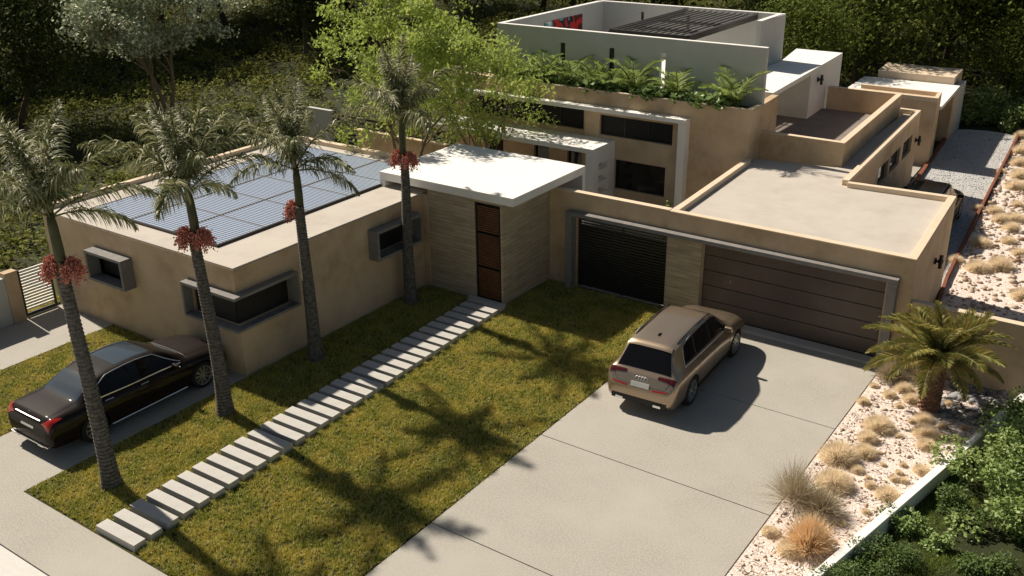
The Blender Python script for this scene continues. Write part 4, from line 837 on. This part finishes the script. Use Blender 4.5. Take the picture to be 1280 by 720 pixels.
def wheel_meshes(Rw, wd, nsp, rimR):
    t = MB(); prof = [(rimR, -wd / 2 + .01), (Rw - .05, -wd / 2), (Rw - .012, -wd / 2 + .025), (Rw, -wd / 4), (Rw, wd / 4), (Rw - .012, wd / 2 - .025), (Rw - .05, wd / 2), (rimR, wd / 2 - .01)]
    N = 40
    for k in range(N):
        a = k * 2 * math.pi / N; t.v += [(x, r_ * math.cos(a), r_ * math.sin(a)) for r_, x in prof]
    P_ = len(prof)
    for k in range(N):
        for j in range(P_): t.f.append((k * P_ + j, k * P_ + (j + 1) % P_, ((k + 1) % N) * P_ + (j + 1) % P_, ((k + 1) % N) * P_ + j))
    r_ = MB(); face = wd / 2 - .025
    for k in range(nsp):
        a = k * 2 * math.pi / nsp
        for da in (-.09, .09):
            q = Quaternion((1, 0, 0), a + da); c = q @ Vector((face - .02, rimR * .53, 0)); r_.obox(c, .03, rimR * .92, .022, q)
    r_.tube([(face - .05, 0, 0), (face + .004, 0, 0)], .06, 16)
    ring = MB(); N = 40
    for k in range(N):
        a = k * 2 * math.pi / N
        for rr, x in ((rimR + .004, face + .012), (rimR - .018, face + .008), (rimR - .022, face - .03), (rimR - .02, -wd / 2 + .02), (rimR + .002, -wd / 2 + .015)): ring.v.append((x, rr * math.cos(a), rr * math.sin(a)))
    for k in range(N):
        for j in range(4): ring.f.append((k * 5 + j, k * 5 + j + 1, ((k + 1) % N) * 5 + j + 1, ((k + 1) % N) * 5 + j))
    r_.add(ring.v, ring.f)
    d_ = MB(); d_.tube([(-.03, 0, 0), (face - .075, 0, 0)], rimR * .93, 24)
    return t.mesh('tyre', M['tyre'], smooth=True), r_.mesh('rim', M['rim']), d_.mesh('brake_disc', M['darkmetal'])
def cut_wheels(me, centres, rad, xin):
    o = link('cutbody', me); c = MB()
    for sg in (1, -1):
        for y, z in centres: c.tube([(sg * xin, y, z), (sg * 1.3, y, z)], rad, 40)
    co = link('cutter', c.mesh('cutter', None)); b = bmesh.new(); b.from_mesh(co.data); bmesh.ops.recalc_face_normals(b, faces=b.faces); b.to_mesh(co.data); b.free()
    b = bmesh.new(); b.from_mesh(me); bmesh.ops.remove_doubles(b, verts=b.verts, dist=1e-5); bmesh.ops.recalc_face_normals(b, faces=b.faces); b.to_mesh(me); b.free()
    md = o.modifiers.new('b', 'BOOLEAN'); md.object = co; md.operation = 'DIFFERENCE'; md.solver = 'EXACT'
    dg = bpy.context.evaluated_depsgraph_get(); dg.update(); new = bpy.data.meshes.new_from_object(o.evaluated_get(dg))
    bpy.data.objects.remove(o); bpy.data.objects.remove(co)
    b = bmesh.new(); b.from_mesh(new)
    for f in b.faces: f.smooth = True
    for e in b.edges:
        if len(e.link_faces) == 2 and e.calc_face_angle(0) > R(42): e.smooth = False
    b.to_mesh(new); b.free(); return new
def make_car(name, label, cat, keys, L, wheels, Rw, rimR, nsp, paint, feats, tw=.80):
    c = Car(keys, L); t = thing(name, label, cat)
    me = cut_wheels(c.body().mesh('body', paint), wheels, Rw + .045, tw - .14); me.name = 'body'; me.materials.clear(); me.materials.append(paint); link('body', me, t)
    liner = MB()
    for y, z in wheels:
        for sg in (1, -1): liner.tube([(sg * (tw - .2), y, z), (sg * (tw - .145), y, z)], Rw + .04, 24)
    link('wheel_housing', liner.mesh('wheel_housing', M['plastic']), t)
    tm, rm, dm = wheel_meshes(Rw, .25, nsp, rimR)
    for y, z in wheels:
        for sg in (1, -1):
            w_ = bpy.data.objects.new('wheel', tm); COL.objects.link(w_); w_.parent = t; w_.location = (sg * (tw + .03), y, Rw); w_.rotation_euler.z = 0 if sg > 0 else math.pi
            w_.name = 'wheel'; link('rim', rm, w_); link('brake_disc', dm, w_)
    feats(c, t); return t
def L_(name, mb, m, t, smooth=False, label=None):
    me = mb.mesh(name, m, smooth=smooth); b = bmesh.new(); b.from_mesh(me); bmesh.ops.recalc_face_normals(b, faces=b.faces); b.to_mesh(me); b.free(); o = link(name, me, t)
    if smooth:
        me.set_sharp_from_angle(angle=R(50))
    if label: o['label'] = label
    return o
# ---- SUV -----------------------------------------------------------
#       s    zb   zbelt zroof  hw   bw   rw
SUV = [(0, 0.42, 0.66, 0.68, 0.74, 0.74, 0.6), (0.03, 0.36, 0.74, 0.76, 0.83, 0.82, 0.68), (0.1, 0.3, 0.86, 0.89, 0.915, 0.86, 0.72), (0.16, 0.28, 0.98, 1.01, 0.955, 0.86, 0.74), (0.24, 0.27, 1.05, 1.1, 0.968, 0.87, 0.755), (0.48, 0.26, 1.08, 1.47, 0.978, 0.87, 0.65), (0.62, 0.25, 1.085, 1.635, 0.982, 0.875, 0.615),
       (0.75, 0.25, 1.085, 1.675, 0.984, 0.88, 0.61), (1.3, 0.24, 1.07, 1.715, 0.985, 0.89, 0.62), (2.2, 0.24, 1.05, 1.725, 0.985, 0.89, 0.63), (2.8, 0.24, 1.035, 1.69, 0.985, 0.885, 0.62), (3.1, 0.24, 1.03, 1.6, 0.985, 0.88, 0.615), (3.45, 0.24, 1.025, 1.38, 0.985, 0.875, 0.64),
       (3.8, 0.24, 1.02, 1.14, 0.985, 0.87, 0.69), (3.95, 0.24, 1.01, 1.075, 0.985, 0.88, 0.76), (4.3, 0.24, 0.96, 1.045, 0.98, 0.86, 0.74), (4.65, 0.25, 0.89, 0.98, 0.955, 0.82, 0.7), (4.88, 0.27, 0.8, 0.89, 0.9, 0.76, 0.66), (5, 0.31, 0.68, 0.74, 0.83, 0.7, 0.6), (5.05, 0.38, 0.58, 0.6, 0.76, 0.66, 0.55)]
def suv_feats(c, t):
    L_('rear_window', c.patch([(.255, 10.6), (.60, 11.0), (.60, 17.0), (.255, 17.4)], .006, 8, 16), M['carglass'], t, True)
    L_('windscreen', c.patch([(3.10, 11.0), (3.10, 17.0), (3.86, 17.2), (3.86, 10.8)], .004, 14, 10), M['carglass'], t, True)
    for sg in (1, -1):
        L_('pillar_trim', c.patch([(.80, 8.3), (3.70, 8.3), (3.08, 10.02), (1.02, 9.9)], .002, 30, 6, sg0=sg), M['black'], t, True)
        for q in ([(.88, 8.4), (1.50, 8.4), (1.55, 9.85), (1.07, 9.78)], [(1.58, 8.4), (2.46, 8.4), (2.43, 9.92), (1.63, 9.88)], [(2.54, 8.4), (3.60, 8.42), (3.06, 9.85), (2.51, 9.92)]): L_('side_window', c.patch(q, .006, 12, 6, sg0=sg), M['carglass'], t, True)
    L_('window_trim', c.line([(3.66, 8.12), (.82, 8.2), (1.0, 9.8), (1.5, 10.12)], .008, .006, True), M['chrome'], t)
    L_('door_seam', c.line([(2.49, 8.0), (2.49, 2.2)], .005, .001, True).add(*(lambda p: (p.v, p.f))(c.line([(1.52, 8.0), (1.50, 4.2), (1.66, 2.3)], .005, .001, True))).add(*(lambda p: (p.v, p.f))(c.line([(3.55, 8.0), (3.58, 5.5), (3.5, 2.3)], .005, .001, True))), M['plastic'], t)
    L_('door_handle', c.line([(1.62, 6.9), (1.84, 6.95)], .014, .014, True).add(*(lambda p: (p.v, p.f))(c.line([(2.6, 6.9), (2.82, 6.95)], .014, .014, True))), M['paintsuv'], t)
    L_('tailgate_seam', c.line([(.235, 10.0), (.12, 10.2), (.05, 11.2), (.04, 14), (.05, 16.8), (.12, 17.8), (.235, 18.0)], .004, .001), M['plastic'], t)
    L_('body_crease', c.line([(.4, 6.6), (3.9, 6.4)], .004, .0, True), M['paintsuv'], t)
    for s_ in (1, -1):
        def mir(w_): return w_ if s_ > 0 else 28 - w_
        L_('tail_light', c.patch([(.13, mir(7.6)), (.235, mir(7.5)), (.205, mir(12.45)), (.155, mir(12.45))], .008, 6, 16), M['taildark'], t, True)
        L_('reflector', c.patch([(.035, mir(9.2)), (.052, mir(9.2)), (.03, mir(12.6)), (.012, mir(12.6))], .01, 4, 10), M['tail'], t, True)
    g = MB(); g.obox((0, .045, .80), .50, .02, .12, Quaternion((1, 0, 0), R(-18))); L_('number_plate', g, M['plate'], t)
    g = MB()
    for k in range(4):
        cx = -.115 + k * .077; pts = [(cx + math.cos(a) * .05, .118 + math.sin(a) * .014, .935 + math.sin(a) * .048) for a in [q * 2 * math.pi / 20 for q in range(21)]]; g.tube(pts, .006, 5, cap=False)
    L_('emblem', g, M['chrome'], t)
    L_('badge', MB().obox((.52, .105, .88), .08, .008, .02), M['chrome'], t)
    g = MB(); g.obox((0, .04, .40), 1.5, .10, .13); L_('lower_bumper', g, M['plastic'], t)
    g = MB(); g.obox((.52, -.02, .38), .2, .06, .06); g.obox((-.52, -.02, .38), .2, .06, .06); L_('exhaust', g, M['chrome'], t)
    for sg in (1, -1):
        g = MB(); g.tube([(sg * .57, .9, 1.665), (sg * .575, 1.1, 1.71), (sg * .58, 1.9, 1.735), (sg * .58, 2.7, 1.715), (sg * .575, 2.95, 1.67)], .016, 6); L_('roof_rail', g, M['black'], t, True)

    g = MB(); g.add([(-.03, 1.02, 1.70), (.03, 1.02, 1.70), (.03, 1.2, 1.71), (-.03, 1.2, 1.71), (-.006, 1.03, 1.765), (.006, 1.03, 1.765)], [(0, 1, 2, 3), (0, 4, 5, 1), (0, 3, 4), (1, 5, 2), (4, 3, 2, 5)]); L_('antenna', g, M['black'], t)
    L_('spoiler', c.patch([(.56, 10.9), (.68, 10.9), (.68, 17.1), (.56, 17.1)], .022, 4, 14), M['paintsuv'], t, True)
    for sg in (1, -1):
        g = MB(); g.obox((sg * .985, 3.42, 1.10), .24, .11, .14, Quaternion((0, 0, 1), sg * -.1)); me = g.mesh('mirror', M['paintsuv']); o = link('mirror', me, t); bv = o.modifiers.new('b', 'BEVEL'); bv.width = .04; bv.segments = 3
    for sg in (1, -1): L_('sill_trim', MB().tube([(sg * .955, 1.55, .30), (sg * .955, 3.6, .30)], .03, 6), M['plastic'], t)
suv = make_car('suv', 'bronze brown SUV parked nose-in on the concrete driveway before the garage door', 'suv', SUV, 5.05, [(1.12, .38), (4.11, .38)], .385, .275, 10, M['paintsuv'], suv_feats, .83)
suv.scale = (.945, 1, .985); suv.location = (-9.49, 18.64, 0); suv.rotation_euler.z = R(3.0)
# ---- saloon --------------------------------------------------------
SED = [(0, .40, .62, .64, .72, .66, .55), (.04, .33, .74, .77, .84, .74, .66), (.10, .27, .90, .93, .89, .78, .68), (.20, .25, .97, 1.01, .915, .80, .70), (.5, .23, .98, 1.06, .935, .82, .72), (.85, .22, .975, 1.09, .942, .84, .70), (1.2, .21, .97, 1.26, .947, .85, .64), (1.55, .2, .965, 1.41, .95, .855, .60),
       (1.9, .2, .955, 1.465, .95, .86, .60), (2.6, .2, .945, 1.49, .95, .86, .61), (3.1, .2, .94, 1.45, .95, .86, .61), (3.4, .2, .935, 1.34, .95, .86, .63), (3.75, .2, .93, 1.13, .95, .855, .68), (4.0, .2, .925, 1.01, .95, .85, .72), (4.4, .2, .89, .975, .945, .83, .70), (4.8, .21, .83, .92, .925, .79, .66), (5.05, .23, .75, .84, .87, .73, .62), (5.18, .28, .64, .70, .79, .66, .56), (5.23, .36, .54, .56, .70, .6, .5)]
def sed_feats(c, t):
    L_('rear_window', c.patch([(.90, 10.7), (1.50, 10.9), (1.50, 17.1), (.90, 17.3)], .005, 10, 14), M['greyglass'], t, True)
    L_('windscreen', c.patch([(3.22, 10.9), (3.22, 17.1), (3.93, 17.3), (3.93, 10.7)], .004, 14, 10), M['carglass'], t, True)
    L_('glass_roof', c.patch([(2.15, 11.6), (3.12, 11.6), (3.12, 16.4), (2.15, 16.4)], .004, 8, 12), M['greyglass'], t, True)
    for sg in (1, -1):
        for q in ([(1.22, 8.3), (2.28, 8.25), (2.28, 9.95), (1.72, 9.9)], [(2.34, 8.25), (3.62, 8.3), (3.18, 9.75), (2.34, 9.95)]): L_('side_window', c.patch(q, .005, 12, 6, sg0=sg), M['carglass'], t, True)
    L_('window_trim', c.line([(3.72, 8.15), (2.3, 8.12), (1.12, 8.2)], .014, .010, True).add(*(lambda p: (p.v, p.f))(c.line([(1.12, 8.2), (1.45, 9.5), (1.8, 10.1), (2.4, 10.2), (3.1, 10.0), (3.75, 8.5)], .012, .010, True))), M['chrome'], t)
    for sg in (1, -1): L_('sill_trim', MB().tube([(sg * .955, 1.55, .27), (sg * .958, 3.75, .27)], .018, 6), M['chrome'], t)
    L_('door_seam', c.line([(2.31, 8.0), (2.31, 2.2)], .004, .001, True).add(*(lambda p: (p.v, p.f))(c.line([(3.55, 8.0), (3.6, 5.0), (3.5, 2.3)], .004, .001, True))), M['plastic'], t)
    L_('door_handle', c.line([(1.5, 6.9), (1.72, 6.9)], .012, .012, True).add(*(lambda p: (p.v, p.f))(c.line([(2.5, 6.9), (2.72, 6.9)], .012, .012, True))), M['chrome'], t)
    L_('boot_seam', c.line([(.83, 11.2), (.3, 10.9), (.13, 10.8), (.06, 11.2)], .004, .001, True), M['plastic'], t)
    for s_ in (1, -1):
        def mir(w_): return w_ if s_ > 0 else 28 - w_
        L_('tail_light', c.patch([(.045, mir(6.6)), (.42, mir(7.3)), (.15, mir(9.6)), (.07, mir(11.6))], .007, 12, 10), M['tail'], t, True)
    L_('boot_trim', c.line([(.095, 12.0), (.092, 14), (.095, 16.0)], .012, .012), M['chrome'], t)
    g = MB(); g.obox((0, .035, .72), .50, .02, .11, Quaternion((1, 0, 0), R(-20))); L_('number_plate', g, M['plate'], t)
    g = MB(); C = Vector((0, .165, .975)); q = Quaternion((1, 0, 0), R(-55)); g.tube([C + q @ Vector((math.cos(a) * .045, math.sin(a) * .045, 0)) for a in [k * 2 * math.pi / 20 for k in range(21)]], .005, 5, cap=False)
    for k in range(3):
        a = R(90 + 120 * k); g.tube([C, C + q @ Vector((math.cos(a) * .044, math.sin(a) * .044, 0))], .004, 4)
    L_('emblem', g, M['chrome'], t)
    g = MB(); g.obox((0, .02, .32), 1.5, .06, .03); g.obox((.5, -.01, .33), .22, .05, .05); g.obox((-.5, -.01, .33), .22, .05, .05); L_('bumper_trim', g, M['chrome'], t)
    g = MB(); g.add([(-.03, 1.72, 1.435), (.03, 1.72, 1.435), (.03, 1.86, 1.46), (-.03, 1.86, 1.46), (-.006, 1.73, 1.49), (.006, 1.73, 1.49)], [(0, 1, 2, 3), (0, 4, 5, 1), (0, 3, 4), (1, 5, 2), (4, 3, 2, 5)]); L_('antenna', g, M['black'], t)
    for sg in (1, -1):
        g = MB(); g.obox((sg * .96, 3.5, .98), .24, .10, .11, Quaternion((0, 0, 1), sg * -.1)); o = link('mirror', g.mesh('mirror', M['paintsed']), t); bv = o.modifiers.new('b', 'BEVEL'); bv.width = .035; bv.segments = 3
        g = MB(); g.obox((sg * .98, 3.56, .955), .16, .02, .02); link('mirror_trim', g.mesh('mirror_trim', M['chrome']), o)
    L_('wiper', c.line([(3.88, 12), (3.80, 13.5), (3.86, 15.8)], .007, .012), M['plastic'], t)
    L_('shut_line', c.line([(3.98, 9.5), (4.0, 14), (3.98, 18.5)], .006, .001), M['plastic'], t)
sed = make_car('saloon_car', 'black-brown saloon car with a glass roof panel parked at the left beside the tan block', 'car', SED, 5.23, [(1.13, .36), (4.30, .36)], .36, .265, 10, M['paintsed'], sed_feats, .80)
sed.scale = (.975, .975, .975); sed.location = (-20.2, 9.52, 0); sed.rotation_euler.z = R(0.3)
blk = dup(suv, (-7.05, 33.5, 0), R(3.6), label='dark car mostly hidden behind the garage roof on the grey gravel drive')
blk['category'] = 'car'
for o in blk.children_recursive:
    for sl in o.material_slots:
        if sl.material == M['paintsuv']: sl.link = 'OBJECT'; sl.material = M['paintsed']
